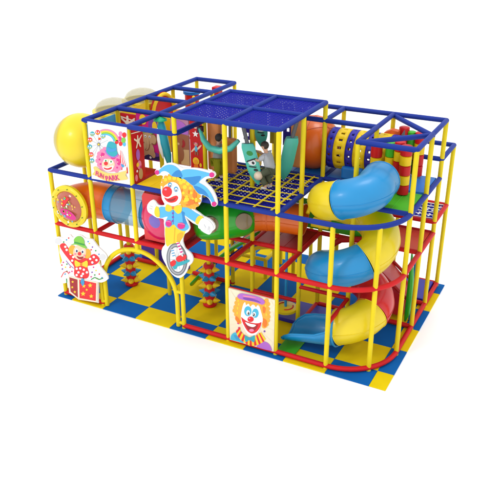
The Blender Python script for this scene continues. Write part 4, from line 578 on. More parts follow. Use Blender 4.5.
  ('pinkl',2,1,[(2.302,4.589),(2.295,4.564),(2.278,4.542),(2.255,4.528),(2.232,4.525),(2.212,4.533),(2.199,4.551),(2.196,4.575),(2.204,4.601),(2.221,4.622),(2.243,4.636),(2.267,4.639),(2.287,4.631),(2.299,4.613)]),
  ('red',3,1,[(2.409,4.578),(2.401,4.552),(2.383,4.529),(2.359,4.514),(2.334,4.511),(2.313,4.519),(2.299,4.538),(2.296,4.563),(2.304,4.59),(2.322,4.613),(2.346,4.628),(2.371,4.631),(2.392,4.622),(2.406,4.604)]),
  ('greenl',3,1,[(2.375,4.458),(2.367,4.43),(2.349,4.406),(2.325,4.39),(2.299,4.387),(2.278,4.396),(2.264,4.416),(2.261,4.443),(2.27,4.471),(2.288,4.496),(2.312,4.511),(2.337,4.514),(2.359,4.505),(2.372,4.485)]),
  ('magenta',2,1,[(2.272,4.476),(2.264,4.45),(2.248,4.428),(2.225,4.414),(2.201,4.411),(2.181,4.419),(2.168,4.437),(2.165,4.461),(2.173,4.487),(2.19,4.509),(2.213,4.523),(2.236,4.526),(2.257,4.518),(2.269,4.5)]),
  ('red',3,1,[(2.284,4.367),(2.277,4.343),(2.261,4.322),(2.24,4.309),(2.218,4.306),(2.199,4.313),(2.187,4.33),(2.184,4.353),(2.192,4.378),(2.208,4.399),(2.229,4.412),(2.251,4.415),(2.269,4.407),(2.281,4.39)]),
  ('sky',2,1,[(2.373,4.364),(2.367,4.343),(2.354,4.324),(2.336,4.313),(2.318,4.31),(2.302,4.317),(2.292,4.332),(2.29,4.352),(2.296,4.374),(2.309,4.392),(2.327,4.404),(2.346,4.406),(2.361,4.399),(2.371,4.384)]),
  ('red',2,1,[(2.181,4.391),(2.174,4.369),(2.158,4.351),(2.137,4.338),(2.115,4.335),(2.096,4.342),(2.084,4.357),(2.081,4.377),(2.088,4.399),(2.104,4.417),(2.125,4.429),(2.147,4.432),(2.166,4.426),(2.178,4.411)]),
  ('skyd',3,1,[(2.292,3.882),(2.285,3.857),(2.271,3.836),(2.251,3.822),(2.23,3.819),(2.213,3.827),(2.202,3.844),(2.199,3.868),(2.207,3.893),(2.221,3.915),(2.241,3.928),(2.262,3.931),(2.279,3.923),(2.29,3.906)]),
  ('gold',3,1,[(2.15,4.459),(2.147,4.452),(2.142,4.446),(2.134,4.442),(2.125,4.44),(2.118,4.442),(2.113,4.447),(2.112,4.454),(2.114,4.461),(2.12,4.467),(2.128,4.472),(2.137,4.473),(2.144,4.471),(2.149,4.466)]),
  ('red',4,0,[(2.212,4.214),(2.219,4.209),(2.211,3.909),(2.178,3.92)]),
  ('white',4,0,[(2.219,4.209),(2.226,4.204),(2.244,3.894),(2.211,3.905)]),
  ('red',4,0,[(2.226,4.204),(2.233,4.198),(2.277,3.88),(2.244,3.891)]),
  ('white',4,0,[(2.233,4.198),(2.24,4.193),(2.31,3.866),(2.277,3.877)]),
  ('red',4,0,[(2.24,4.193),(2.247,4.187),(2.342,3.851),(2.309,3.862)]),
  ('white',4,0,[(2.247,4.187),(2.254,4.182),(2.375,3.837),(2.342,3.848)]),
  ('red',3,0,[(2.167,3.772),(2.211,3.902),(2.241,3.897),(2.21,3.746)]),
  ('red',3,0,[(2.332,3.7),(2.336,3.863),(2.37,3.862),(2.365,3.689)]),
  ('goldl',8,1,[(1.413,3.693),(1.489,3.725),(1.609,3.667),(1.801,3.621),(2.019,3.65),(2.239,3.724),(2.365,3.77),(2.308,3.657),(2.357,3.566),(2.139,3.503),(1.859,3.43),(1.623,3.445),(1.462,3.5),(1.359,3.517),(1.434,3.603)]),
 ]),
}
# ------------------------------------------------------------------ camera, light, setting
cam = bpy.data.cameras.new('camera'); co = bpy.data.objects.new('camera', cam); COL.objects.link(co)
R_ = Vector((0.8874996814984861, 0.46079929809738135, -0.002884824612727143)); U_ = Vector((-0.19740978454639485, 0.3858532378885764, 0.9011917974417252)); D_ = Vector((-0.4163816666298259, 0.7992379405933269, -0.4334109158878052))
mw = Matrix.Identity(4)
for i in range(3): mw[i][0] = R_[i]; mw[i][1] = U_[i]; mw[i][2] = -D_[i]
mw.translation = Vector((11.586655158246375, -11.939474479279605, 8.914526896418003))
co.matrix_world = mw; cam.sensor_width = 36; cam.lens = 703.61/500*36; cam.clip_end = 500; cam.clip_start = .1
sc.camera = co
w = bpy.data.worlds.new('World'); sc.world = w; w.use_nodes = True
w.node_tree.nodes['Background'].inputs['Color'].default_value = (1, 1, 1, 1); w.node_tree.nodes['Background'].inputs['Strength'].default_value = 1.28
def area_light(name, loc, target, size, power):
    l = bpy.data.lights.new(name, 'AREA'); l.shape = 'SQUARE'; l.size = size; l.energy = power; l.color = (1, .995, .985)
    o = bpy.data.objects.new(name, l); COL.objects.link(o); o.location = loc
    o.rotation_euler = (Vector(target)-Vector(loc)).to_track_quat('-Z', 'Y').to_euler()
area_light('key_light', (-4, -16, 17), (4.2, 2.4, 1.5), 4, KEY)
area_light('top_light', (8, 4, 22), (4.2, 2.4, 0), 6, TOPL)
sc.view_settings.view_transform = 'Standard'; sc.view_settings.look = 'None'; sc.view_settings.gamma = 1; sc.view_settings.exposure = 0
b = B(); v = [b.verts.new(q) for q in ((-150,-150,-.03),(150,-150,-.03),(150,150,-.03),(-150,150,-.03))]; b.faces.new(v)
g = obj('floor', b, mat('white_floor', (.985,.985,.985), .9, spec=.1, var=.0), None, smooth=False); g['kind'] = 'structure'; g['label'] = 'plain white studio floor under the whole playground'

# ------------------------------------------------------------------ chequered mat
t = thing('floor_mat', 'blue and yellow chequered foam mat lying under the whole play structure', 'mat')
S = .99; X0, X1, Y0, Y1 = -.13*UX, 7.16*UX, -.13*UY, 4.12*UY
xb = [X0]+[6.86*UX-S*k for k in range(12)][::-1]+[X1]; xb = [X0]+[x for x in xb if X0+.03 < x < X1-.03]+[X1]
yb = [Y0]+[.36*UY+S*k for k in range(6) if .36*UY+S*k < Y1-.03]+[Y1]
for i in range(len(xb)-1):
    for j in range(len(yb)-1):
        b = B(); e = .002
        box(b, (xb[i]+e, yb[j]+e, -.026), (xb[i+1]-e, yb[j+1]-e, 0))
        k = (len(xb)-2-i+j) % 2
        obj('mat_tile', b, MmatY if k == 0 else MmatB, t, smooth=False, bevel=.005)

# ------------------------------------------------------------------ the frame
FR = thing('play_frame', 'steel play frame of yellow padded posts with blue upper and red lower rails', 'play frame')
PR, RR = .052, .056
zt = {2: Z2, 3: Z3, 4: Z4}
posts = {(0,0):Z2, (0,1):Z2, (0,2):Z2, (1,0):Z3, (1,1):Z3, (1,2):Z3, (1,3):Z3, (1,4):Z3, (2,4):Z3, (2,3):Z3, (2,1):Z3,
 (3,0):Z4, (4,0):Z4, (5,0):Z4, (3,1):Z4, (5,1):Z4, (3,2):Z4, (5,2):Z4, (4,2):Z4, (4,1):Z4, (3,3):Z3, (4,3):Z3, (5,3):Z3,
 (6,1):Z3, (6,2):Z3, (6,3):Z3, (7,1):Z3, (7,2):Z3, (7,3):Z3, (7,4):3.84, (6,4):3.84, (6,0):Z2, (3,4):Z2, (4,4):Z2, (5,4):Z2}
for (x, y), z in posts.items():
    b = B(); bar(b, V(x,y,0), V(x,y,z), PR); bm_cap = b
    obj('post', b, Mpost, FR)
b = B(); bar(b, V(2,0,1.78), V(2,0,Z3), PR); obj('post', b, Mpost, FR)
A1 = 6+math.cos(math.radians(-45)); A2 = 1+math.sin(math.radians(-45))
b = B(); bar(b, V(A1,A2,0), V(A1,A2,Z2), PR); obj('post', b, Mpost, FR)
def rail(x0,y0,x1,y1,z,m, zb=None, name=None, r=RR):
    b = B(); bar(b, V(x0,y0,z), V(x1,y1,z if zb is None else zb), r); obj(name or ('blue_rail' if m is Mblue else 'red_rail'), b, m, FR)
def runs(z, m, segs, **k):
    for x0,y0,x1,y1 in segs:
        n = int(max(abs(x1-x0), abs(y1-y0))+.01); n = max(n, 1)
        for i in range(n):
            rail(x0+(x1-x0)*i/n, y0+(y1-y0)*i/n, x0+(x1-x0)*(i+1)/n, y0+(y1-y0)*(i+1)/n, z, m, **k)
FL = .07
runs(FL, Mred, [(0,1,0,2),(0,0,1,0),(3,0,5,0),(7,1,7,4),(0,0,0,1),(5,1,5,2),(0,2,1,2),(2,2,3,2),(5,2,7,2),(6,3,7,3),(6,4,7,4)], name='floor_rail')
runs(Z1, Mred, [(0,0,5,0),(1,0,1,1),(2,0,2,1),(3,0,3,1),(4,0,4,2),(5,0,5,2),(3,1,5,1),(4,2,6,2),(7,1,7,3),(6,2,7,2),(6,3,7,3)])
runs(Z2, Mblue, [(0,0,5,0),(0,0,0,1),(5,0,5,3),(7,1,7,3),(6,1,7,1),(3,0,3,2),(3,2,5,2),(5,2,6,2),(6,1,6,2)])
runs(Z3, Mblue, [(1,0,3,0),(1,0,1,4),(2,0,2,4),(1,1,3,1),(1,2,2,2),(1,3,2,3),(1,4,2,4),(3,0,3,1),(4,2,6,2),(4,3,7,3),(5,2,5,3),(6,1,6,3),(6,1,7,1),(7,1,7,3)])
rail(6,1,7,2,Z3-.02,Mblue); rail(6,3,7,2,Z3-.03,Mblue)
runs(3.84, Mblue, [(6,4,7,4),(7,3,7,4),(6,3,7,3)])
rail(4.06,0,4.94,0,1.39,Mred,r=.04)
for x0,y0,x1,y1,z in ((4,1,5,1,1.38),(3.05,1,4,1,1.38),(5,1,6,1,1.13),(6,0,6,1,1.13),(4,1,5,1,.74)): rail(x0,y0,x1,y1,z,Mred,r=.045)
runs(2.29, Mred, [(6,3,7,3),(6,4,7,4),(7,3,7,4),(6,3,6,4)])
runs(Z4, Mblue, [(3,0,5,0),(3,0,3,2),(5,0,5,2),(3,2,5,2),(4,0,4,2),(3,1,5,1)])
for z, m, nm in ((Z1,Mred,'red_curved_rail'),(Z2,Mblue,'blue_curved_rail'),(FL,Mred,'floor_curved_rail')):
    b = B(); pts = [V(5,0,z), V(5.5,0,z), V(6,0,z)]+[V(6+math.cos(a), 1+math.sin(a), z) for a in [math.radians(-90+90*k/14) for k in range(1, 15)]]
    sweep(b, pts, RR, 14); obj(nm, b, m, FR)
def deck(x0,y0,x1,y1,z,m,label,h=.09,rz=0, group=None):
    b = B(); e = .06; p, q = V(x0,y0,0), V(x1,y1,0)
    box(b, (p.x+e, p.y+e, z-h+.03), (q.x-e, q.y-e, z+.03))
    t = thing('padded_deck', label, 'deck', ((p.x+q.x)/2, (p.y+q.y)/2, z-h+.03)); obj('pad', b, m, t, smooth=False, bevel=.012)
    b = B()
    for k in (1/3, 2/3): bar(b, (p.x+e+.02+(q.x-p.x-2*e)*k-.02, p.y+e+.01, z+.031), (p.x+e+(q.x-p.x-2*e)*k, q.y-e-.01, z+.031), .006, 6)
    obj('seam', b, m, t)
deck(2,0,3,1,Z2,Vyel,'yellow padded deck behind the unicycle clown, in front of the elephant wall')
deck(1,0,2,1,Z2,Vred,'red padded deck behind the ferris wheel clown wall panel')
deck(6,1,7,2,Z2,Vgreen,'green padded deck at the mouth of the spiral tube slide')
deck(6,2,7,3,Z2,Vblue,'blue padded deck behind the striped hanging pillars at the right edge')
deck(5,2,6,3,Z2,Vblue,'blue padded deck under the yellow and blue barrel')
deck(4,2,5,3,Z2,Vblue,'blue padded deck under the big orange ball')
deck(4,1,5,2,Z1,Vdred,'dark red padded deck beneath the yellow rope net, beside the green wall')
deck(6,2,7,3,Z1,Vredor,'orange red padded deck on the middle level at the right edge')
deck(2,0,3,1,Z1,Vred,'red padded deck carrying the red tube box behind the clown')
# white net step at the far right
def netting(x0,y0,x1,y1,z,pitch,hole,m,parent,name='net',zig=False):
    """one sheet of net with square holes, 6 mm thick"""
    b = B(); p, q = V(x0,y0,0), V(x1,y1,0); nx = int(round((q.x-p.x)/pitch)); ny = int(round((q.y-p.y)/pitch)); px_ = (q.x-p.x)/nx; py_ = (q.y-p.y)/ny
    vd = {}
    def vt(x, y):
        k = (round(x,4), round(y,4))
        if k not in vd: vd[k] = b.verts.new((x, y, z))
        return vd[k]
    for i in range(nx):
        for j in range(ny):
            X, Y_ = p.x+px_*i, p.y+py_*j; cx_, cy_ = X+px_/2, Y_+py_/2; hh = hole/2
            O = [vt(X,Y_), vt(X+px_,Y_), vt(X+px_,Y_+py_), vt(X,Y_+py_)]; I = [vt(cx_-hh,cy_-hh), vt(cx_+hh,cy_-hh), vt(cx_+hh,cy_+hh), vt(cx_-hh,cy_+hh)]
            for k in range(4): b.faces.new((O[k], O[(k+1) % 4], I[(k+1) % 4], I[k]))
    o = obj(name, b, m, parent, smooth=False); md = o.modifiers.new('solid', 'SOLIDIFY'); md.thickness = .006; return o
t = thing('net_step', 'small blue and white net platform in a red frame at the far right', 'net platform', V(6.5,3.5,2.29))
netting(6.04,3.04,6.96,3.96,2.28,.12,.05,Nblue,t)
b = B()
for k in range(6):
    y = 3.1+.8*k/5*1.0
    p, q = V(6.05,y,2.30), V(6.95,y+.05,2.30); bar(b, p, q, .014, 8)
obj('white_rope', b, mat('white_rope', (.85,.85,.85), .6), t)
# roof net and net floor
t = thing('roof_net', 'dark blue net roof stretched in the four bays of the highest frame', 'net roof', V(4,1,Z4))
for x in (3,4):
    for y in (0,1): netting(x+.035,y+.035,x+.965,y+.965,Z4-.005,.092,.029,Nblue,t,'net_panel')
NF = thing('climbing_net_floor', 'dark blue net floor with yellow rope squares where the two children stand', 'net floor', V(4,1,Z2))
for x in (3,4):
    for y in (0,1): netting(x+(.03 if x == 3 else 0),y+(.03 if y == 0 else 0),x+(.97 if x == 4 else 1),y+(.97 if y == 1 else 1),Z2-.02,.1,.028,Nblue,NF,'net_panel')
b = B()
for k in range(6): x = 3+.17+.335*k; bar(b, V(x,.06,Z2+.02), V(x,1.97,Z2+.02), .021, 8)
obj('rope', b, Nyel, NF)
b = B()
for k in range(8): y = .14+.25*k; bar(b, V(3.04,y,Z2+.035), V(4.97,y,Z2+.035), .013, 8)
obj('cross_rope', b, Nyel, NF)

# ------------------------------------------------------------------ tubes
def tube_run(t, pts, r, cols, name='tube_section', flange=True, seg=26):
    """cols: list of (fraction end, material)"""
    pts = [Vector(p) for p in pts]; L = [0]
    for a, b2 in zip(pts, pts[1:]): L.append(L[-1]+(b2-a).length)
    T = L[-1]; f0 = 0
    def at(s):
        for i in range(len(L)-1):
            if L[i+1] >= s or i == len(L)-2:
                k = (s-L[i])/(L[i+1]-L[i]); return pts[i].lerp(pts[i+1], max(0, min(1, k)))
    for f1, m in cols:
        n = max(3, int((f1-f0)*T/.05)); P = [at(T*(f0+(f1-f0)*k/n)) for k in range(n+1)]
        b = B(); sweep(b, P, r, seg, cap=False)
        if flange:
            for e0, e1 in ((0, 1), (-1, -2)):
                d = (P[e1]-P[e0]).normalized(); torus(b, P[e0]+d*.004, d, r+.002, .011, 26, 6)
        # moulded seam along the outside
        o = obj(name, b, m, t)
        for sgn in (1,-1):
            Q = []
            for i, p in enumerate(P):
                d = (P[min(i+1,n)]-P[max(i-1,0)]).normalized(); side = d.cross(Vector((0,0,1))).normalized()
                Q.append(p+side*sgn*(r+.001))
            sm = B(); sweep(sm, Q, .008, 6); obj('seam', sm, m, o)
        f0 = f1
# spiral slide round post (6,1)
SP = thing('spiral_tube_slide', 'big spiral tube slide of blue, yellow and red sections at the front right corner', 'tube slide', V(6,1,0))
Rh = .60; cx, cy = 6*UX+.02, 1*UY
pts = []
zk = [(-40,3.9),(0,3.90),(45,3.84),(90,3.72),(180,3.36),(270,2.98),(360,2.55),(450,2.15),(540,1.76),(630,1.4),(720,1.05),(810,.72)]
def zat(a):
    for (a0,z0),(a1,z1) in zip(zk, zk[1:]):
        if a <= a1: return z0+(z1-z0)*(a-a0)/(a1-a0)
    return zk[-1][1]
pts += [Vector((cx+.42, cy+.30, 3.90)), Vector((cx+.42, cy+.15, 3.90))]
arc = []
for k in range(0, 163): a = 810*k/162; rh_ = Rh-.18*max(0, 1-a/80)**1.3; arc.append(Vector((cx+rh_*math.cos(math.radians(a)), cy-rh_*math.sin(math.radians(a)), zat(a))))
for _ in range(6): arc = [arc[0]]+[Vector((q.x, q.y, (p.z+q.z*2+s_.z)/4)) for p,q,s_ in zip(arc, arc[1:], arc[2:])]+[arc[-1]]
pts += arc
L = 0; Ls = []
for i, p in enumerate(pts):
    if i: L += (p-pts[i-1]).length
    Ls.append(L)
def fa(a): return Ls[2+int(162*a/810)]/L
tube_run(SP, pts, .40, [(fa(100),Pblue),(fa(250),Pyel),(fa(409),Pyel),(fa(590),Pblue),(fa(738),Pred),(1,Pyel)])
# open exit trough
b = B(); n = 12; prev = None; xs = [(cx+.01,.715,.40,2.7),(cx-.06,.71,.40,2.1),(cx-.16,.70,.405,1.8),(cx-.40,.665,.41,1.68),(cx-.70,.63,.415,1.62),(cx-.95,.60,.42,1.5),(cx-1.12,.575,.42,1.2),(cx-1.20,.565,.42,.9)]; nr_ = [1,1,.97,.9,.88,.9,.95,1]
for (x, z, r, half), nf in zip(xs, nr_):
    row = []
    for k in range(n+1):
        a = -PI/2-half*nf+half*(1+nf)*k/n; row.append(b.verts.new((x, cy-Rh+r*math.cos(a), z-.02+r*math.sin(a))))
    if prev: [b.faces.new((prev[k], prev[k+1], row[k+1], row[k])) for k in range(n)]
    prev = row
o = obj('exit_trough', b, Pblue, SP); md = o.modifiers.new('solid', 'SOLIDIFY'); md.thickness = .03; md.offset = 0
b = B()
for s in (-1, 1):
    sweep(b, [Vector((x, cy-Rh+r*math.cos(-PI/2+s*half*(nf if s < 0 else 1)), z-.02+r*math.sin(-PI/2+s*half*(nf if s < 0 else 1)))) for (x, z, r, half), nf in zip(xs, nr_)], .022, 8)
x, z, r, half = xs[-1]; sweep(b, [Vector((x, cy-Rh+r*math.cos(-PI/2-half+2*half*k/12), z-.02+r*math.sin(-PI/2-half+2*half*k/12))) for k in range(13)], .028, 8)
obj('rim', b, Pblue, SP)
b = B(); torus(b, (cx+.0, cy-Rh, .70), (1,0,.12), .41, .026, 32, 8); obj('flange', b, Pblue, SP)
# left crawl tube with porthole
CT = thing('crawl_tube', 'orange and clear blue crawl tube with a confetti porthole at the left front', 'crawl tube', V(.42,0,Z1))
zc = 2.56; px0 = .43*UX
b = B(); torus(b, (px0,-.06,zc), (0,1,0), .46, .05, 40, 12); lathe(b, (px0,-.06,zc), (0,1,0), [(-.02,.53),(-.035,.50),(-.035,.40),(.02,.36)], 40); lathe(b, (px0,-.06,zc), (0,1,0), [(-.02,.53),(.05,.53),(.05,.40)], 40); obj('porthole_ring', b, Pyel, CT)
b = B(); lathe(b, (px0,-.06,zc), (0,-1,0), [(0,.40),(.06,.36),(.11,.26),(.14,.12),(.145,0)], 32); obj('porthole_dome', b, mat('porthole_plastic', srgb(214,120,100), .15, .4, alpha=.72), CT)
b = B(); names = ['gold','red','greenl','white','magenta','cyan']
sheet(b, [(px0+.08+.24*math.cos(a)*math.cos(.3)-.10*math.sin(a)*math.sin(-.3), zc-.13+.24*math.cos(a)*math.sin(-.3)+.10*math.sin(a)) for a in [2*PI*k/16 for k in range(16)]], lambda x, z: (x, -.215, z), 4)
sheet(b, [(px0-.05,zc+.02),(px0+.17,zc+.28),(px0+.06,zc+.34),(px0-.1,zc+.1)], lambda x, z: (x, -.213, z), 1)
for k in range(42):
    a = random.uniform(0, 2*PI); rr = .36*math.sqrt(random.random()); s = random.uniform(.014,.03)
    X, Zz = px0+rr*math.cos(a), zc+rr*math.sin(a); yy = -.222
    sheet(b, [(X+s*math.cos(q*PI/4), Zz+s*math.sin(q*PI/4)) for q in range(8)], lambda x, z: (x, yy, z), [0,0,0,3,5,2][k % 6])
obj('confetti_print', b, [ink(n) for n in names], CT, smooth=None)
b = B()
for k in range(10): a = 2*PI*k/10+.2; bar(b, (px0+.46*math.cos(a), -.10, zc+.46*math.sin(a)), (px0+.46*math.cos(a), -.13, zc+.46*math.sin(a)), .014, 8)
obj('bolt', b, mat('bolt_green', srgb(90,140,40), .4), CT)
el = [Vector((px0, -.04+.1*k, zc)) for k in range(2)]
yc = .55*UY; rb = .5
el = [Vector((px0,-.04,zc)), Vector((px0, .1, zc))]+[Vector((px0+rb-rb*math.cos(a), .1+rb*math.sin(a), zc)) for a in [PI/2*k/14 for k in range(1,15)]]+[Vector((1.12*UX, .6, zc))]
yc = .6
tube_run(CT, el, .45, [(1,Porange)])
tube_run(CT, [Vector((1.12*UX,yc,zc)), Vector((1.30*UX,yc,zc))], .46, [(1,Pblue)])
tube_run(CT, [Vector((1.30*UX,yc,zc)), Vector((2.0*UX,yc,zc))], .45, [(1,Pclearblue)])
tube_run(CT, [Vector((2.0*UX,yc,zc)), Vector((2.16*UX,yc,zc))], .46, [(1,Pblue)])
# red box with pink window
RB = thing('tube_junction_box', 'red plastic junction box with a round pink window behind the unicycle clown', 'junction box', V(2.55,.5,Z1+.1))
x0, x1, y0, y1, za, zb = 2.16*UX, 2.93*UX, .10, 1.02, Z1+.09, Z2-.14
cxp, czp, rp = 2.5*UX, 2.62, .44
b = B()
box(b, (x0,y0+.04,za), (x0+.04,y1,zb)); box(b, (x1-.04,y0+.04,za), (x1,y1,zb)); box(b, (x0+.04,y0+.04,zb-.04), (x1-.04,y1,zb)); box(b, (x0+.04,y1-.04,za), (x1-.04,y1,zb-.04))
obj('box_shell', b, Pred, RB, smooth=False, bevel=.02)
b = B(); N = 48; ring = []; sq = []
for k in range(N):
    a = 2*PI*k/N; c, s = math.cos(a), math.sin(a); ring.append(b.verts.new((cxp+rp*c, y0, czp+rp*s)))
    q = min((x1-cxp if c > 0 else cxp-x0)/max(abs(c),1e-6), (zb-czp if s > 0 else czp-za)/max(abs(s),1e-6)); sq.append(b.verts.new((cxp+q*c, y0, czp+q*s)))
for k in range(N): b.faces.new((ring[k], ring[(k+1) % N], sq[(k+1) % N], sq[k]))
o = obj('front_panel', b, Pred, RB, smooth=None); md = o.modifiers.new('solid', 'SOLIDIFY'); md.thickness = .04
b = B(); lathe(b, (cxp,y0-.01,czp), (0,-1,0), [(0,rp+.03),(.03,rp+.02),(.05,rp-.02),(.10,rp*.8),(.14,rp*.45),(.15,0)], 40); obj('window_dome', b, Pclearpink, RB)
b = B(); lathe(b, (cxp-.02,y0-.135,czp+.02), (0,-1,0), [(-.02,.21),(.0,.2),(.03,.12),(.035,0)], 24); obj('window_spot', b, mat('blue_violet', srgb(110,100,200), .3, .3, alpha=.8), RB)
# green bubble tube
GT = thing('green_bubble_tube', 'fat bright green tube with brown round windows under the net floor', 'crawl tube', V(3.5,.6,Z1+.1))
a0, a1 = V(3.12,.36,2.62), V(3.98,1.02,2.66); d = a1-a0; Ln = d.length
b = B(); prof = [(-.06,.0),(-.05,.2),(0,.34),(.10,.42),(.25,.46),(Ln*.5,.475),(Ln-.25,.46),(Ln-.10,.42),(Ln,.36),(Ln+.05,.30)]
lathe(b, a0, d, prof, 36); obj('tube_body', b, Pgreen, GT)
u, v = basis(d)
for s, ang in ((.22, 2.75), (.80, 2.55)):
    # round windows sit proud of the skin, facing front
    side = (Vector((0.15,-1,.12))-d.normalized()*Vector((0.15,-1,.12)).dot(d.normalized())).normalized()
    b = B(); lathe(b, a0+d*s+side*.40, side, [(0,.20),(.075,.19),(.09,.12),(.095,0)], 26); obj('porthole', b, mat('brown_clear', srgb(150,125,90), .15, .4, alpha=.85), GT)
OT = thing('orange_crawl_tube', 'orange crawl tube joining the green tube above the dark red deck', 'crawl tube', V(4.3,1.1,Z1+.1))
tube_run(OT, [V(3.98,1.02,2.66), V(4.15,1.13,2.66), V(4.4,1.22,2.66), V(4.95,1.27,2.66)], .36, [(.3,Porange),(1,Porange)])
# domes on the left side
DM = thing('bubble_window', 'big yellow bubble window bulging out at the top left, beside the ferris wheel panel', 'bubble window', V(1,.5,4.0))
b = B(); c0 = Vector((1.0*UX-.05, .5*UY, 4.02)); prof = [(0,.50),(.06,.56)]+[(.52-.64*math.cos(a), .64*math.sin(a)) for a in [PI*(.42+.42*k/12) for k in range(13)]]
prof = [(0,.46),(.03,.5)]+[(.60+.645*math.sin(q), .645*math.cos(q)) for q in [math.radians(-55+k*(62+55)/16) for k in range(17)]]
lathe(b, c0, (-1,0,0), prof, 44); obj('dome_body', b, Pyel, DM)
b = B(); lathe(b, c0, (-1,0,0), [(.60+.70*math.sin(q), .675*math.cos(q)) for q in [math.radians(18+k*72/10) for k in range(11)]], 44); obj('clear_cap', b, mat('thin_clear', srgb(170,170,150), .12, .4, alpha=.3), DM)
for y, lb in ((1.5,'grey clear skylight dome just behind the big yellow bubble window'),(2.5,'grey clear skylight dome furthest from the big yellow bubble window')):
    q = thing('skylight_dome', lb, 'bubble window', V(.56,y,3.7), 'clear skylight domes on the left side')
    o_ = Vector((.53*UX, y*UY, 3.78)); b = B(); lathe(b, o_, (0,0,1), [(0,.2),(.05,.36),(.2,.45),(.62,.47),(.66,.50),(.67,.54),(.71,.54),(.72,.44)], 40); lathe(b, o_+Vector((.1,0,.35)), (1,0,0), [(.2,.3),(.5,.3)], 24); obj('dome_base', b, Pyel, q)
    b = B(); lathe(b, o_, (0,0,1), [(.70,.47),(.78,.46),(.88,.40),(.96,.28),(1.0,.14),(1.01,0)], 40); obj('clear_dome', b, Pclear, q)

# ------------------------------------------------------------------ wall panels, upper left
def wall(name, label, a, bq, z0, z1, m, th=.04):
    """upright panel between two plan points (bay coordinates)"""
    p, q = V(*a, 0), V(*bq, 0); d = (q-p).normalized(); nrm = Vector((d.y, -d.x, 0))*th/2
    b = B(); vs = []
    for z in (z0, z1):
        for s in (p+nrm, q+nrm, q-nrm, p-nrm): vs.append(b.verts.new((s.x, s.y, z)))
    for f in ((3,2,1,0),(4,5,6,7),(0,1,5,4),(1,2,6,5),(2,3,7,6),(3,0,4,7)): b.faces.new([vs[i] for i in f])
    t = thing(name, label, 'wall panel', ((p.x+q.x)/2, (p.y+q.y)/2, z0)); obj('board', b, m, t, smooth=False, bevel=.006); return t
def paint(t, shapes, org, ex, nrm, name='printed_picture'):
    """shapes: (ink, layer, smooth, points u,v in metres) laid on a board"""
    b = B(); names = []
    for ii, (c, L, sm, P) in enumerate(shapes):
        if c not in names: names.append(c)
        sheet(b, catmull(P, 3) if sm else P, lambda u, v: Vector(org)+Vector(ex)*u+Vector((0,0,v))+Vector(nrm)*(.003*L+.003+.0001*(ii % 24)), names.index(c))
    return obj(name, b, [ink(n) for n in names], t, smooth=None)
def E(cx, cy, rx, ry=None, n=12, rot=0):
    ry = ry or rx; c, s = math.cos(rot), math.sin(rot)
    return [(cx+rx*math.cos(2*PI*k/n)*c-ry*math.sin(2*PI*k/n)*s, cy+rx*math.cos(2*PI*k/n)*s+ry*math.sin(2*PI*k/n)*c) for k in range(n)]
def acrobat(u, v, s): return [('cream',2,1,[(u-.16*s,v+.10*s),(u-.05*s,v+.03*s),(u-.03*s,v+.14*s),(u+.02*s,v+.14*s),(u+.03*s,v+.03*s),(u+.17*s,v+.12*s),(u+.18*s,v+.08*s),(u+.06*s,v-.04*s),(u+.12*s,v-.2*s),(u+.06*s,v-.2*s),(u,v-.08*s),(u-.07*s,v-.2*s),(u-.12*s,v-.18*s),(u-.06*s,v-.04*s),(u-.17*s,v+.05*s)])]
w1 = wall('circus_wall_panel', 'narrow red wall panel with a tumbling acrobat, right beside the ferris wheel panel', (2,.03), (2,.42), Z2+.03, Z3-.06, Vred)
o_ = V(2,.42,Z2); sh = acrobat(.26,.98,.8)+[('cream',2,0,[(.03,1.18),(.44,1.14),(.44,1.165),(.03,1.2)]),('purplel',2,1,E(.22,.66,.07,.13)),('pinkl',2,1,E(.24,.42,.08,.1)),('gold',3,1,E(.18,.44,.05)),('beige',2,1,E(.27,.2,.08,.13)),('pinkl',2,1,E(.1,.15,.05,.08)),('magenta',3,1,E(.28,.36,.03)),('white',3,1,E(.14,.3,.03))]
paint(w1, sh, V(2,.03,Z2)+Vector((.02,0,0)), (0,1,0), (1,0,0))
w1 = wall('circus_wall_panel', 'small red wall panel with a leaping acrobat seen through the roof frame beside the blue panel', (1.08,1), (1.44,1), Z2+.03, Z3-.1, Vred)
paint(w1, acrobat(.22,1.05,1.1)+[('cream',2,0,[(.02,1.16),(.42,1.1),(.42,1.125),(.02,1.19)])], V(1.08,1,Z2)-Vector((0,.02,0)), (1,0,0), (0,-1,0))
w1 = wall('elephant_wall_panel', 'magenta and purple wall panel printed with a beige elephant in a green cap', (1.46,1), (1.98,1), Z2+.2, Z3-.02, ink('magenta'))
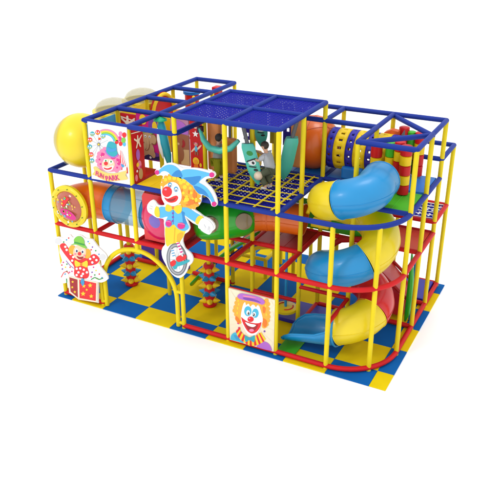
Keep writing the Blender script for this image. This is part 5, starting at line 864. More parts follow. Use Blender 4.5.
paint(w1, [('purple',1,1,[(.0,.28),(.1,.4),(.3,.34),(.5,.42),(.62,.36),(.62,.22),(.0,.22)]),('purple',1,1,[(.35,.95),(.6,1.0),(.6,1.3),(.4,1.3)]),('gold',2,1,E(.2,1.18,.1,.12)),('gold',2,1,E(.52,1.05,.07,.12)),('white',3,1,E(.2,1.17,.04)),('white',2,1,E(.4,1.22,.03)),
 ('beige',3,1,E(.30,.47,.17,.2)),('brown',4,1,E(.15,.74,.10,.14)),('brown',4,1,E(.47,.74,.10,.14)),('beige',5,1,E(.15,.74,.075,.11)),('beige',5,1,E(.47,.74,.075,.11)),('beige',6,1,E(.31,.75,.15,.16)),('brown',7,1,[(.27,.70),(.35,.70),(.35,.56),(.30,.46),(.22,.44),(.21,.47),(.26,.50),(.28,.58)]),('beige',8,1,[(.275,.71),(.345,.71),(.34,.57),(.295,.475),(.23,.455),(.27,.5),(.285,.58)]),('white',7,1,E(.25,.79,.03)),('white',7,1,E(.37,.79,.03)),('black',8,1,E(.25,.785,.014)),('black',8,1,E(.37,.785,.014)),('beige',4,1,E(.16,.36,.06,.08)),('beige',4,1,E(.44,.36,.06,.08)),
 ('greenl',9,1,[(.17,.86),(.22,.97),(.32,1.01),(.42,.96),(.46,.86),(.31,.90)]),('gold',10,1,E(.31,.94,.03)),('navy',3,0,[(.0,.21),(.6,.25),(.6,.34),(.45,.3),(.3,.35),(.15,.29),(.0,.33)]),('magenta',4,1,E(.12,.27,.03)),('white',4,1,E(.35,.28,.03))],
 V(1.46,1,Z2)-Vector((0,.02,0)), (1,0,0), (0,-1,0))
t = thing('curtain_pillar', 'tall teal and white foam tail hanging beside the elephant wall', 'foam pillar', V(2.12,1,Z2))
b = B(); sweep(b, [V(2.07,.95,Z3-.1), V(2.08,.94,4.45), V(2.12,.93,4.1), V(2.2,.92,3.8), V(2.24,.92,3.5)], [.05,.10,.12,.09,.03], 16); obj('tail', b, mat('teal_foam', srgb(20,165,190), .4), t)
b = B(); sweep(b, [V(2.03,.88,4.45), V(2.06,.86,4.2), V(2.1,.85,3.95), V(2.13,.86,3.75)], [.02,.05,.05,.015], 12); obj('white_stripe', b, ink('white'), t)
b = B(); lathe(b, V(2.06,.94,Z3-.14), (0,0,1), [(0,.03),(.02,.16),(.05,.15),(.09,.05),(.1,0)], 20); obj('green_cap', b, mat('sea_green', srgb(30,175,120), .4), t)
w1 = wall('bear_wall_panel', 'see-through mauve wall panel with a brown bear between the teal tail and a red panel', (2.26,1), (2.66,1), Z2+.22, Z3-.03, mat('mauve', srgb(190,130,165), .4))
paint(w1, [('brown',1,0,[(.0,.24),(.48,.24),(.48,.95),(.0,1.0)]),('beige',2,0,[(.25,.24),(.48,.24),(.48,.62),(.25,.6)]),('dred',2,1,E(.3,.75,.08,.1)),('brown',3,1,E(.22,.5,.12,.2)),('brown',3,1,E(.22,.75,.09)),('brown',3,1,E(.15,.83,.03)),('brown',3,1,E(.29,.83,.03)),('beige',4,1,E(.2,.73,.03)),('gold',3,1,E(.1,.32,.06,.04)),('purplel',2,1,[(.02,1.02),(.46,.98),(.4,1.2),(.2,1.28),(.04,1.2)])],
 V(2.26,1,Z2)-Vector((0,.02,0)), (1,0,0), (0,-1,0))
w1 = wall('circus_wall_panel', 'red wall panel with a white star, a monkey and a lion below the net roof', (2.68,1), (2.96,1), Z2+.2, Z3-.02, Vred)
def st(u, v, r): return [(u+(r if k % 2 == 0 else r*.42)*math.sin(PI*k/5), v+(r if k % 2 == 0 else r*.42)*math.cos(PI*k/5)) for k in range(10)]
paint(w1, [('cream',2,0,[(.01,1.22),(.16,1.17),(.33,1.21),(.33,1.185),(.16,1.145),(.01,1.195)]),('white',2,0,st(.16,1.02,.085)),('pinkl',2,1,E(.16,.78,.05,.045)),('beige',3,1,E(.16,.77,.03)),('brown',2,1,E(.11,.8,.02)),('brown',2,1,E(.21,.8,.02)),('sky',2,1,E(.16,.67,.045,.07)),('peach',2,1,[(.2,.7),(.29,.78),(.31,.76),(.22,.66)]),('peach',2,1,[(.12,.7),(.03,.6),(.05,.58),(.13,.66)]),('brown',2,1,E(.14,.57,.02,.05)),('brown',2,1,E(.2,.57,.02,.05)),
 ('gold',2,1,E(.15,.38,.085,.09)),('orange',3,1,E(.15,.36,.055)),('dorange',2,1,E(.15,.25,.06,.07)),('gold',2,1,E(.27,.3,.03,.05))], V(2.68,1,Z2)-Vector((0,.02,0)), (1,0,0), (0,-1,0))
w1 = wall('window_wall_panel', 'light blue wall panel with a round opening, behind the ferris wheel panel', (1,.08), (1,.92), Z2+.03, Z3-.12, mat('light_blue_vinyl', srgb(60,165,215), .4))
paint(w1, [('skyd',1,1,E(.5,.95,.3,.3,20)),('blue',2,1,E(.5,.95,.2,.2,20))], V(1,.08,Z2)+Vector((.02,0,0)), (0,1,0), (1,0,0))
wall('plain_wall_panel', 'yellow wall panel in the second bay of the upper left side', (1,1.08), (1,1.92), Z2+.03, Z3-.12, Vyel)
wall('plain_wall_panel', 'yellow wall panel across the third bay, in front of the red barrel', (1.08,2), (1.7,2), Z2+.03, Z3-.45, Vyel)
t = thing('arched_panel', 'red half-round panel with a yellow band on the far upper left side', 'wall panel', V(1,2.5,Z2+.5))
b = B()
P = [(V(1,2.06,0).y,4.0)]+[(V(1,2.5,0).y-.5*math.cos(PI*k/16), 4.25+.5*math.sin(PI*k/16)) for k in range(17)]+[(V(1,2.94,0).y,4.0)]
slab(b, P, lambda y, z: (1.26,y,z), lambda y, z: (1.21,y,z)); obj('panel', b, Vred, t, smooth=None)
b = B(); sweep(b, [Vector((1.28,V(1,2.5,0).y-.47*math.cos(PI*k/16), 4.22+.47*math.sin(PI*k/16))) for k in range(17)], .05, 8); obj('band', b, Vyel, t)
t = thing('punch_barrel', 'red barrel with a flat blue top in the far upper left bay', 'barrel', V(1.33,3.25,Z2))
b = B(); lathe(b, V(1.33,3.25,Z2+.1), (0,0,1), [(0,.19),(1.08,.19)], 26, closeends=True); obj('barrel_body', b, Vred, t)
b = B(); lathe(b, V(1.33,3.25,Z2+1.18), (0,0,1), [(0,.23),(.07,.23)], 26, closeends=True); obj('top_disc', b, Vblue, t)
t = thing('foam_ladder', 'orange and yellow foam rung ladder beside the red barrel', 'ladder', V(1.6,2.6,Z2))
b = B()
for k in range(7): bar(b, V(1.45,2.35,3.6+.15*k), V(1.72,2.7,3.6+.15*k), .035, 8)
obj('rung', b, Vorange, t)
b = B(); bar(b, V(1.45,2.35,3.45), V(1.45,2.35,4.65), .04); obj('upright', b, Vyel, t); b = B(); bar(b, V(1.72,2.7,3.45), V(1.72,2.7,4.65), .04); obj('upright', b, Vyel, t)
b = B(); box(b, V(1.75,3.4,4.3), V(1.92,3.6,4.75)); o = obj('foam_block', b, Vred, None, smooth=False, bevel=.02); tag(o, 'small red foam block high in the far upper left bay', 'foam block')

# ------------------------------------------------------------------ front artwork
artwork('unicycle', 'clown_cutout', 'clown in a blue jester hat riding a unicycle, cut-out board on the front', 'clown board', -.16)
artwork('jack', 'clown_cutout', 'clown in a green hat springing from a red star box, cut-out at the left front', 'clown board', -.16)
artwork('face', 'clown_face_panel', 'square cream panel with a laughing orange-haired clown face at the front bottom', 'clown panel', -.07, .05, 'cream2')
t = artwork('funpark', 'fun_park_panel', 'white wall panel reading FUN PARK with a ferris wheel and pink-haired clown', 'sign panel', -.07, .05)
def place_text(s, size, x, z, ang, sx=1.0):
    M = Matrix.Translation((x, -.103, z)) @ Matrix.Rotation(ang, 4, 'Y') @ Matrix.Rotation(PI/2, 4, 'X') @ Matrix.Diagonal((sx, 1, 1, 1))
    text_mesh(s, size, M, ink('magenta'), t)
place_text('FUN', .165, 1.452, 3.515, math.radians(13), .74)
place_text('PARK', .165, 1.745, 3.425, math.radians(-13), 1.0)
# entrance arch
AR = thing('entrance_arch', 'yellow padded entrance arch with short ladder-like side rungs below the unicycle clown', 'arch', V(2,0,0))
ac, ar = 1.985*UX, 1.06; zs = .72
pts = [Vector((ac-ar,0,.02)), Vector((ac-ar,0,zs))]+[Vector((ac-ar*math.cos(a), 0, zs+ar*math.sin(a))) for a in [PI*k/28 for k in range(1,28)]]+[Vector((ac+ar,0,zs)), Vector((ac+ar,0,.02))]
b = B(); sweep(b, pts, .055, 14); obj('arch_tube', b, Mpost, AR)
for s, xp in ((-1, UX), (1, 3*UX)):
    for z in (.12, .95):
        b = B(); bar(b, (ac+s*ar,0,z), (xp,0,z), .042, 12); obj('rung', b, Mpost, AR)

# ------------------------------------------------------------------ spiked pillars
SPK = thing('spiked_pillar', 'red foam pillar with yellow and blue spikes, seen inside the entrance arch', 'foam pillar', V(1,1,0), 'spiked foam pillars on the ground floor')
b = B(); lathe(b, V(1,1,.02), (0,0,1), [(0,.02),(.0,.17),(.04,.18),(.07,.14),(.1,.13),(1.12,.13),(1.15,.11),(1.15,.06)], 24); obj('core', b, Mred, SPK)
for row in range(5):
    for k in range(5):
        a = 2*PI*(k+(row % 2)*.5)/5+.2; z = .15+row*.215; d = Vector((math.cos(a), math.sin(a), .08))
        b = B(); lathe(b, V(1,1,z)+d*.11, d, [(0,.078),(.04,.074),(.09,.048),(.15,.02),(.175,0)], 14); obj('spike', b, Vyel if row % 2 == 0 else Pblue, SPK)
c2 = copy_tree(SPK); c2.location = V(3,1,0); c2['label'] = 'red foam pillar with yellow and blue spikes, left of the laughing clown face panel'
# button swing
t = thing('disc_swing', 'round yellow disc seat with a red smile hanging on a blue pole', 'swing', V(4.72,1.0,.45))
q = V(4.72,1.03,.45); b = B(); lathe(b, q, (0,0,1), [(-.05,.0),(-.05,.25),(-.03,.28),(.03,.28),(.05,.25),(.05,.0)], 32); obj('seat_disc', b, Pyel, t)
b = B(); bar(b, q, q+Vector((0,0,1.53)), .033); obj('pole', b, Pblue, t)
b = B(); sweep(b, [q+Vector((.18*math.cos(a), .18*math.sin(a), .052)) for a in [math.radians(-75+k*110/10) for k in range(11)]], .018, 6); sweep(b, [q+Vector((.18*math.cos(a), .18*math.sin(a), .052)) for a in [math.radians(120+k*60/6) for k in range(7)]], .014, 6); obj('smile_print', b, Vred, t)
# ground pads
def pad(label, a, c, h, m, name='floor_pad', z=.004):
    p, q = V(*a, 0), V(*c, 0); b = B(); box(b, (p.x,p.y,z), (q.x,q.y,z+h)); o = obj(name, b, m, None, smooth=False, bevel=.02); return tag(o, label, 'foam pad')
pad('purple foam pad lying on the floor behind the yellow disc swing', (4.08,1.1), (5.6,1.9), .09, Vnavy)
pad('green foam pad at the foot of the blue slide exit', (4.97,.08), (5.34,.92), .03, Vgreen)
pad('blue violet foam pad in the far right corner on the floor', (6.06,3.06), (6.94,3.94), .14, Vnavy)
pad('purple foam wall block behind the left pillar', (.5,2.08), (1.75,2.24), .5, Vpurple, 'foam_block')
# small yellow bench frame and ramp in the middle
t = thing('low_frame', 'low yellow tubular frame standing on the floor behind the right spiked pillar', 'frame', V(2.9,2.6,0))
c0, c1, c2_, c3 = V(2.55,2.6,.55), V(3.5,2.6,.55), V(2.55,3.4,.55), V(3.5,3.4,.55)
for p, q in ((c0,c1),(c2_,c3),(c0,c2_),(c1,c3)): b = B(); bar(b, p, q, .05, 10); obj('rail', b, Mpost, t)
for p in (c0,c1,c2_,c3): b = B(); bar(b, Vector((p.x,p.y,.02)), p, .05, 10); obj('leg', b, Mpost, t)
t = thing('lane_slide', 'wide three lane slide in green, orange and blue seen under the green tube', 'slide', V(2.6,1.7,0))
for k, (m, nm) in enumerate(((Pgreen,'green_lane'),(Porange,'orange_lane'),(Vnavy,'blue_lane'))):
    y0 = 1.25+.30*k; b = B(); prev = None
    for i in range(9):
        s = i/8; x = 3.9-1.55*s; z = 1.92-1.1*s-.65*s*s; row = []
        for j in range(7): a = PI+PI*j/6; row.append(b.verts.new(V(x, y0+.15+.14*math.cos(a), z+.11*math.sin(a)+.08)))
        if prev: [b.faces.new((prev[j], prev[j+1], row[j+1], row[j])) for j in range(6)]
        prev = row
    o = obj(nm, b, m, t); md = o.modifiers.new('solid', 'SOLIDIFY'); md.thickness = .03
t = thing('curved_ramp', 'yellow curved foam ramp with a navy edge under the orange crawl tube', 'ramp', V(3.7,2.3,0))
b = B(); P = [(3.0,.62),(3.3,.95),(3.7,1.2),(4.2,1.32),(4.6,1.32),(4.6,1.2),(4.2,1.18),(3.7,1.02),(3.3,.78),(3.1,.5)]
slab(b, P, lambda x, z: V(x,1.9,z+.25), lambda x, z: V(x,2.75,z+.25)); obj('ramp_body', b, Vyel, t, smooth=None)
b = B(); sweep(b, [V(x,1.88,z+.25) for x, z in P[:5]], .05, 8); obj('edge_tube', b, Vnavy, t)
# back floor blocks seen through the frame
t = thing('green_wall_panel', 'long green wall panel behind the dark red deck', 'wall panel', V(5,2,Z1))
b = B(); box(b, V(4.3,2.03,Z1+.06), V(6.4,2.07,Z1+.78)); obj('board', b, Vgreen, t, smooth=False, bevel=.008)
t = thing('stair_slats', 'small yellow slatted step beside the net floor, behind the yellow slide elbow', 'step', V(5.2,1.5,Z1))
b = B()
for k in range(7): box(b, V(5.1,1.25+.08*k,2.55+.08*k), V(5.45,1.31+.08*k,2.63+.08*k))
obj('slat', b, Vyel, t, smooth=False)
b = B(); sweep(b, [V(5.07,1.15,2.9), V(5.07,1.4,3.17), V(5.07,1.85,3.28)], .045, 10); obj('handrail', b, Vyel, t)
# red see-through ramp under the right middle deck
t = thing('red_ramp', 'see-through red stepped ramp between the spiral slide and the right side', 'ramp', V(6.2,2.5,0))
b = B(); P = [(5.55,1.75),(5.75,1.75),(6.75,.55),(6.75,.1),(6.1,.1),(5.55,1.2)]
slab(b, P, lambda x, z: V(x,2.25,z), lambda x, z: V(x,2.85,z)); obj('ramp_body', b, Pclearred, t, smooth=None)
for y in (2.22, 2.88): b = B(); bar(b, V(5.55,y,1.85), V(6.8,y,.62), .04, 10); obj('side_rail', b, Vdred, t)
t = thing('red_curved_tube', 'short dark red bent tube above the second turn of the spiral slide', 'tube', V(5.6,1.9,Z1))
b = B(); sweep(b, [V(5.35,1.75,1.9), V(5.5,1.85,2.02), V(5.8,1.95,2.06), V(5.95,2.0,2.06)], .07, 12); obj('tube', b, Vdred, t)
# crescent pillar
t = thing('crescent_pillar', 'slim green foam crescent beside a thin blue pole at the right side', 'foam pillar', V(6.78,2.2,0))
b = B(); sweep(b, [V(6.82,2.15,1.95), V(6.84,2.15,1.7), V(6.86,2.15,1.2), V(6.87,2.15,.7), V(6.86,2.15,.3), V(6.83,2.15,.06)], [.01,.035,.065,.08,.07,.02], 14); obj('crescent', b, Pgreen, t)
b = B(); bar(b, V(6.88,2.3,.03), V(6.88,2.3,1.95), .03); obj('pole', b, Pblue, t)
t = thing('spinner_seat', 'small yellow and orange knobbed seat on the far right floor', 'seat', V(6.3,3.3,.15))
b = B(); lathe(b, V(6.35,3.3,.15), (0,0,1), [(0,.05),(.3,.05),(.32,.16),(.38,.16),(.4,.0)], 16); obj('seat', b, Vyel, t)
b = B(); lathe(b, V(6.35,3.3,.15), (0,0,1), [(0,.12),(.05,.10),(.12,.06)], 16); obj('foot', b, Vorange, t)

# ------------------------------------------------------------------ upper right: ball, barrel, pillars
t = thing('orange_ball', 'big shiny orange ball between the net room and the yellow and blue barrel', 'ball', V(4.6,2.5,Z2))
b = B(); bmesh.ops.create_uvsphere(b, u_segments=48, v_segments=28, radius=.63); b.transform(Matrix.Translation(V(4.58,2.52,4.0))); obj('shell', b, Porange, t)
b = B(); c0 = V(4.58,2.52,4.0)
for ax in ((1,0,0),(.4,1,0),(-.5,.6,.7)): torus(b, c0, ax, .628, .009, 48, 6)
obj('seam', b, mat('orange_seam', srgb(200,70,10), .4), t)
t = thing('barrel_roller', 'hollow barrel of alternating blue and yellow slotted bands behind the slide mouth', 'barrel', V(5.4,2.45,Z2))
xa, yb_, zb_ = 5.0, 2.44, 3.98; Rb = .47; nb = 7; W0 = 1.32*UX/nb
for i in range(nb):
    x = xa*UX+sum(.8 if q % 2 == 0 else 1.27 for q in range(i))*W0; wb = W0*(.8 if i % 2 == 0 else 1.27); m = Vnavy if i % 2 == 0 else Vyel; b = B(); N = 48
    rows = []
    xs_ = [x+.004, x+wb*.33, x+wb*.67, x+wb-.004]
    for xx in xs_:
        rows.append([b.verts.new((xx, yb_*UY+Rb*math.cos(2*PI*k/N), zb_+Rb*math.sin(2*PI*k/N))) for k in range(N)])
    for j in range(3):
        for k in range(N):
            if j == 1 and k % 3 == 0: continue      # slot
            b.faces.new((rows[j][k], rows[j][(k+1) % N], rows[j+1][(k+1) % N], rows[j+1][k]))
    o = obj('band', b, m, t); md = o.modifiers.new('solid', 'SOLIDIFY'); md.thickness = .05; md.offset = -1
b = B(); box(b, V(5.35,2.02,Z2+.04), V(5.78,2.14,Z2+.34)); o = obj('foam_step', b, Vblue, None, smooth=False, bevel=.05); tag(o, 'blue foam step in front of the yellow and blue barrel', 'foam step')
def pillar(x, y, z0, z1, r, cols, label):
    t = thing('foam_pillar', label, 'foam pillar', V(x,y,z0), 'striped foam pillars on the upper right deck'); n = len(cols)
    for i, m in enumerate(cols):
        a, c = z0+(z1-z0)*i/n, z0+(z1-z0)*(i+1)/n; b = B(); lathe(b, V(x,y,a), (0,0,1), [(.002,r-.02),(.015,r),(c-a-.015,r),(c-a-.002,r-.02)], 22, closeends=True); obj('segment', b, m, t)
R, Y, G = Vred, Vyel, Vgreen
pillar(6.62,1.80,Z2+.04,4.50,.125,[R,Y,R,Y,R],'red and yellow pillar in front, nearest the right corner post')
pillar(6.46,1.95,Z2+.04,4.52,.115,[R,Y,R,Y,R],'red and yellow pillar just left of the front one, above the blue slide mouth')
pillar(6.28,2.02,3.45,4.46,.115,[Y,Y,G],'yellow pillar with a green top')
pillar(6.04,1.95,3.45,4.42,.125,[Y,Y,R],'yellow pillar with a red top at the left end')
pillar(6.27,2.85,3.45,4.53,.12,[R,Y,R,R],'tall red pillar standing behind the row of striped pillars')
pillar(6.42,2.85,3.45,4.45,.10,[G,Y,G],'green pillar standing behind the row of striped pillars')
pillar(6.60,2.80,3.45,4.47,.12,[R,R,Y,R],'red pillar nearest the rear right post')
t = thing('foam_arch', 'orange foam arch and a grey blade behind the pillars', 'foam arch', V(6.1,2.8,Z2))
b = B(); P = [(6.0,4.05),(6.16,4.45),(6.28,4.52),(6.42,4.5),(6.42,4.15),(6.34,4.1),(6.28,4.3),(6.2,4.28),(6.1,4.05)]
b2 = P; slab(b, [(x-.20, z-.02) for x, z in P], lambda x, z: V(x,2.6,z), lambda x, z: V(x,2.75,z)); obj('arch', b, mat('orange_foam', srgb(232,100,30), .5), t, smooth=None)
b = B(); sweep(b, [V(6.32,2.5,3.9), V(6.33,2.5,4.35), V(6.37,2.5,4.58)], [.06,.07,.005], 10); obj('blade', b, mat('dark_grey', srgb(80,85,90), .4), t)

# ------------------------------------------------------------------ net room: bags, back panels, children
def bag(label, top, bot, r, hang, face=False, bend=0, glove=True):
    top, bot, hang = V(*top), V(*bot), V(*hang); t = thing('punching_bag', label, 'punching bag', top, 'teal punching bags hung over the net floor')
    d = (bot-top); n = 12; b = B(); side = Vector((.9,.45,0)).normalized(); nr = d.cross(side).normalized(); prev = None; rows = []
    for i in range(n+1):
        s = i/n; wd = r*(1-.0*s) if s < .55 else r*max(.12, 1-((s-.55)/.45)**2*.9)
        if s < .02: wd *= .85
        c = top+d*s+side*(-bend*math.sin(PI*s*.5)); k = .62
        rows.append([b.verts.new(c+side*wd*a+nr*wd*k*e) for a, e in ((-1,-.8),(-.8,-1),(.8,-1),(1,-.8),(1,.8),(.8,1),(-.8,1),(-1,.8))])
    for a, c in zip(rows, rows[1:]):
        for k in range(8): b.faces.new((a[k], a[(k+1) % 8], c[(k+1) % 8], c[k]))
    b.faces.new(rows[0][::-1]); b.faces.new(rows[-1]); obj('bag_body', b, Pteal, t)
    b = B(); sweep(b, [top, hang], .045, 10); obj('strap', b, Mgrey, t)
    if face:
        f = -nr if nr.y > 0 else nr; b = B(); names = ['white','black','green']; dz = d.normalized()
        def pt(u, v, L): return top+d*v+side*u+f*(r*.63+.004*L)
        def sh(P, L, mi): vs = [b.verts.new(pt(u, v, L)) for u, v in P]; fc = b.faces.new(vs); fc.material_index = mi
        sh(E(.0,.44,.085,.075),1,0); sh(E(.02,.45,.03,.035),2,1); sh([(-.11,.40),(.1,.33),(.1,.36),(-.11,.43)],3,1); sh([(-.10,.52),(.08,.54),(.05,.57),(-.08,.55)],2,1)
        sh(E(.0,.22,.07,.06),1,2); sh(E(.04,.62,.05,.03),2,1); o = obj('angry_face', b, [ink(q) for q in names], t, smooth=None)
        if not glove: return t
        b = B(); bmesh.ops.create_uvsphere(b, u_segments=14, v_segments=10, radius=.1); b.transform(Matrix.Translation(pt(.06,.76,1))); obj('glove', b, ink('cream'), t)
    return t
bag('teal bag with an angry face, pushed aside by the child in olive trousers', (3.98,.85,4.42), (4.20,.85,3.52), .145, (3.83,.85,5.08), True)
bag('plain teal bag swinging to the right, next to the orange ball', (4.57,1.5,4.44), (4.42,1.5,3.42), .15, (4.72,1.5,5.08), False, .02)
bag('teal bag with staring eyes hanging at the back of the net room', (3.72,1.9,4.75), (3.74,1.9,3.95), .15, (3.72,1.9,5.08), True, 0, False)
def obag(label, x, y, z0, z1, wx, m):
    t = thing('hanging_bag', label, 'punching bag', V(x,y,z1)); b = B(); box(b, (x*UX-wx, y*UY-.09, z0), (x*UX+wx, y*UY+.09, z1)); obj('bag_body', b, m, t, smooth=False, bevel=.05)
    b = B(); bar(b, V(x,y,z1-.02), V(x,y,5.08), .03); obj('strap', b, Mgrey, t)
obag('orange bag hanging behind the child in the grey shirt', 3.13, 1.15, 3.55, 4.78, .16, Vorange)
obag('second orange bag, in front of the yellow block', 3.40, 1.25, 3.5, 4.32, .15, Vorange)
obag('light orange bag between the right teal bag and the orange ball', 4.50, 1.9, 3.6, 4.72, .15, Vorange)
t = thing('crescent_swing', 'teal crescent-shaped swing around the child in the grey shirt', 'swing', V(3.3,.85,4.1))
b = B(); sweep(b, [V(3.02,.80,4.62), V(3.10,.78,4.38), V(3.25,.76,4.22), V(3.45,.78,4.18), V(3.65,.82,4.26), V(3.80,.86,4.45)], [.03,.06,.075,.08,.07,.045], 14); obj('crescent', b, Pteal, t)
b = B(); box(b, V(2.97,.78,4.52), V(3.07,.86,4.66)); obj('clamp', b, Mdark, t, smooth=False)
b = B(); box(b, V(3.40,1.9,Z2+.05), V(3.68,2.05,Z2+.42)); o = obj('foam_block', b, Vyel, None, smooth=False, bevel=.03); tag(o, 'yellow foam block at the back edge of the net floor', 'foam block')
t = thing('perforated_wall', 'row of perforated ochre and navy strips closing the back of the net room', 'wall panel', V(4.1,2,Z3))
for i, (x0_, x1_, m) in enumerate(((3.28,3.45,Vnavy),(3.50,3.72,mat('ochre', srgb(205,165,20), .5)),(3.86,4.12,MATS['ochre']) if False else (3.86,4.10,mat('ochre', srgb(205,165,20), .5)),(4.14,4.34,Vnavy),(4.38,4.62,mat('ochre', srgb(205,165,20), .5)))):
    b = B(); n = 4; 
    px_ = [x0_, x0_+(x1_-x0_)*.35, x0_+(x1_-x0_)*.65, x1_]; zz = [4.02]
    for k in range(4): zz += [4.02+.25*k+.08, 4.02+.25*k+.17]
    zz.append(5.0); grid = [[b.verts.new(V(x,2.02,z)) for x in px_] for z in zz]
    for j in range(len(zz)-1):
        for k in range(3):
            if k == 1 and j % 2 == 1: continue
            b.faces.new((grid[j][k], grid[j][k+1], grid[j+1][k+1], grid[j+1][k]))
    o = obj('strip', b, m, t, smooth=None); md = o.modifiers.new('solid', 'SOLIDIFY'); md.thickness = .03
wall('plain_wall_panel', 'orange red strip panel hanging behind the second orange bag', (3.52,2.1), (3.7,2.1), 4.1, 5.0, Vredor)

# ---- children
def skin(name, pts, edges, m, parent, sub=2, root=0):
    """pts: (x,y,z,radius) in the figure's own space"""
    me = bpy.data.meshes.new(name); me.from_pydata([p[:3] for p in pts], edges, []); o = bpy.data.objects.new(name, me); COL.objects.link(o); o.parent = parent
    me.materials.append(m)
    md = o.modifiers.new('skin', 'SKIN'); md.use_smooth_shade = True; sv = me.skin_vertices[0].data
    for i, p in enumerate(pts):
        r = p[3]; sv[i].radius = r if isinstance(r, tuple) else (r, r); sv[i].use_root = (i == root)
    s = o.modifiers.new('sub', 'SUBSURF'); s.levels = sub; s.render_levels = sub
    return o
def lp(a, b, t): return tuple(a[i]+(b[i]-a[i])*t for i in range(3))
def child(label, loc, rz, J, shirt, trousers, hair, shoe):
    t = thing('person', label, 'child', loc, None, rz); t.scale = (.97,.97,.97)
    P, E_ = [], []
    def add(p, r, to=None):
        P.append((*p, r)); i = len(P)-1
        if to is not None: E_.append((to, i))
        return i
    pel = add(J['pelvis'], (.095,.075)); ch = add(J['chest'], (.105,.075), add(lp(J['pelvis'], J['chest'], .5), (.085,.07), pel)); nk = add(J['neck'], .038, ch)
    hd = Vector(J['head']); up = (hd-Vector(J['neck'])).normalized(); fw = Vector(J['face']).normalized()
    jaw = add(hd-up*.055+fw*.012, (.062,.066), nk); mid = add(hd+up*.0, (.080,.088), jaw); top = add(hd+up*.065-fw*.005, (.066,.07), mid)
    add(hd+fw*.098-up*.012, .012, mid)                                   # nose
    for s in ('l', 'r'):
        hp = add(J['hip'+s], .072, pel); kn = add(J['knee'+s], .05, hp); an = add(J['ankle'+s], .034, kn)
        f = Vector(J['toe'+s])-Vector(J['ankle'+s]); add(J['toe'+s], .028, an)
        sh = add(J['sho'+s], .045, ch); eb = add(J['elb'+s], .034, sh); wr = add(J['wri'+s], .024, eb)
        dr = (Vector(J['wri'+s])-Vector(J['elb'+s])).normalized(); sd = dr.cross(Vector((0,0,1))).normalized(); pm = Vector(J['wri'+s])+dr*.05; pi = add(pm, (.032,.018), wr)
        for k, ln in enumerate((.045,.052,.05,.038)):
            o = sd*(-.027+.018*k); a = add(pm+dr*.022+o, .0085, pi); add(pm+dr*(.022+ln*.6)+o*1.1+Vector((0,0,-.010)), .0078, a); add(pm+dr*(.022+ln*.9)+o*1.1+Vector((0,0,-.028)), .0065, len(P)-1)
        sg = -1 if s == 'l' else 1; a = add(Vector(J['wri'+s])+dr*.03+sd*.03*sg, .009, wr); add(Vector(J['wri'+s])+dr*.06+sd*.05*sg, .0075, a)
    skin('body', P, E_, mat('child_skin', srgb(228,178,148), .5), t)
    # clothing follows the same joints, a little larger
    P, E_ = [], []
    a = add(lp(J['pelvis'], J['chest'], -.32), (.15,.12)); b_ = add(lp(J['pelvis'], J['chest'], .35), (.145,.12), a); c = add(J['chest'], (.155,.115), b_); add(lp(J['chest'], J['neck'], .85), .062, c)
    for s in ('l', 'r'): q = add(J['sho'+s], .07, c); add(lp(J['sho'+s], J['elb'+s], .8), .062, q)
    skin('shirt', P, E_, mat('cloth_'+shirt[0], shirt[1], .85, bump=.4, bscale=40, spec=.2), t)
    P, E_ = [], []
    a = add(J['pelvis'], (.14,.12))
    for s in ('l', 'r'): q = add(J['hip'+s], .10, a); k = add(J['knee'+s], .082, q); add(lp(J['knee'+s], J['ankle'+s], .9), .068, k)
    skin('trousers', P, E_, mat('cloth_'+trousers[0], trousers[1], .85, bump=.4, bscale=40, spec=.2), t)
    for s in ('l', 'r'):
        P, E_ = [], []; A_, T_ = Vector(J['ankle'+s]), Vector(J['toe'+s]); d = (T_-A_); d.z = 0; d.normalize()
        a = add(A_+Vector((0,0,-.02))-d*.02, .042); b_ = add(A_+d*.06+Vector((0,0,-.03)), (.042,.036), a); add(A_+d*.13+Vector((0,0,-.036)), (.036,.026), b_); skin('shoe', P, E_, mat('cloth_'+shoe[0], shoe[1], .6), t)
    b = B(); bmesh.ops.create_uvsphere(b, u_segments=22, v_segments=16, radius=1)
    for v_ in list(b.verts):
        q = v_.co; d_ = (q.dot(fw)); h_ = q.dot(up)
        if h_ < -.05 and d_ > -.15 or h_ < .28 and d_ > .55: b.verts.remove(v_)
    for v_ in b.verts: v_.co = hd+up*.022-fw*.006+v_.co*(.094+.004*math.sin(31*v_.co.x)*math.sin(27*v_.co.z+5*v_.co.y))
    o = obj('hair', b, mat('hair_'+hair[0], hair[1], .6, bump=.6, bscale=90), t, world=False); md = o.modifiers.new('solid', 'SOLIDIFY'); md.thickness = .012
    sd = fw.cross(up).normalized(); b = B()
    for s in (-1, 1):
        bmesh.ops.create_uvsphere(b, u_segments=8, v_segments=6, radius=.011, matrix=Matrix.Translation(hd+fw*.074+sd*.03*s+up*.008))
    obj('eyes', b, ink('black'), t, world=False)
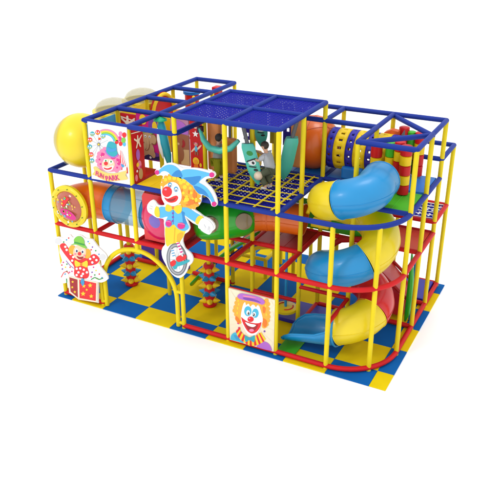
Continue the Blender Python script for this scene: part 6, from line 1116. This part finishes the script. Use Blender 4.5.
    b = B(); q = hd+fw*.072-up*.042; sweep(b, [q-sd*.02, q+fw*.006, q+sd*.02], .005, 6); obj('mouth', b, ink('dred'), t, world=False)
    b = B()
    for s in (-1, 1): bmesh.ops.create_uvsphere(b, u_segments=10, v_segments=8, radius=.02, matrix=Matrix.Translation(hd+sd*.072*s-fw*.005) @ Matrix.Diagonal((.8,.5,1.2,1)))
    obj('ears', b, mat('child_skin', srgb(228,178,148), .5), t, world=False)
    return t
# forward is -x in the figure's own space
J2 = dict(pelvis=(.08,0,.50), chest=(.0,0,.76), neck=(-.03,0,.88), head=(-.06,0,.99), face=(-1,.0,-.05), hipl=(.07,-.07,.47), hipr=(.07,.07,.47), kneel=(-.11,-.09,.34), kneer=(-.06,.09,.31),
 anklel=(.02,-.09,.07), ankler=(.07,.09,.07), toel=(-.09,-.09,.03), toer=(-.04,.09,.03), shol=(-.01,-.125,.80), shor=(-.01,.125,.80), elbl=(-.15,-.16,.68), elbr=(-.15,.15,.74), wril=(-.29,-.09,.72), wrir=(-.29,.08,.82))
child('child in a pale grey shirt and olive trousers pushing the teal bag', V(4.34,.93,Z2+.04), 0, J2, ('pale_grey', srgb(190,194,200)), ('olive', srgb(95,102,82)), ('dark', srgb(62,52,44)), ('white', srgb(225,222,218)))
J1 = dict(pelvis=(.0,0,.52), chest=(-.02,0,.78), neck=(-.03,0,.90), head=(-.05,0,1.01), face=(-.4,-.9,-.1), hipl=(.0,-.07,.49), hipr=(.0,.07,.49), kneel=(-.06,-.09,.29), kneer=(-.03,.1,.29),
 anklel=(-.03,-.11,.07), ankler=(.03,.12,.07), toel=(-.12,-.16,.03), toer=(-.06,.05,.03), shol=(-.02,-.125,.82), shor=(-.02,.125,.82), elbl=(-.12,-.2,.68), elbr=(-.14,.17,.70), wril=(-.26,-.16,.76), wrir=(-.26,.10,.80))
child('child in a mid grey shirt and yellow green trousers holding the teal crescent', V(3.31,.92,Z2+.04), math.radians(195), J1, ('mid_grey', srgb(165,170,168)), ('yellow_green', srgb(150,150,30)), ('darker', srgb(48,42,38)), ('white', srgb(225,222,218)))
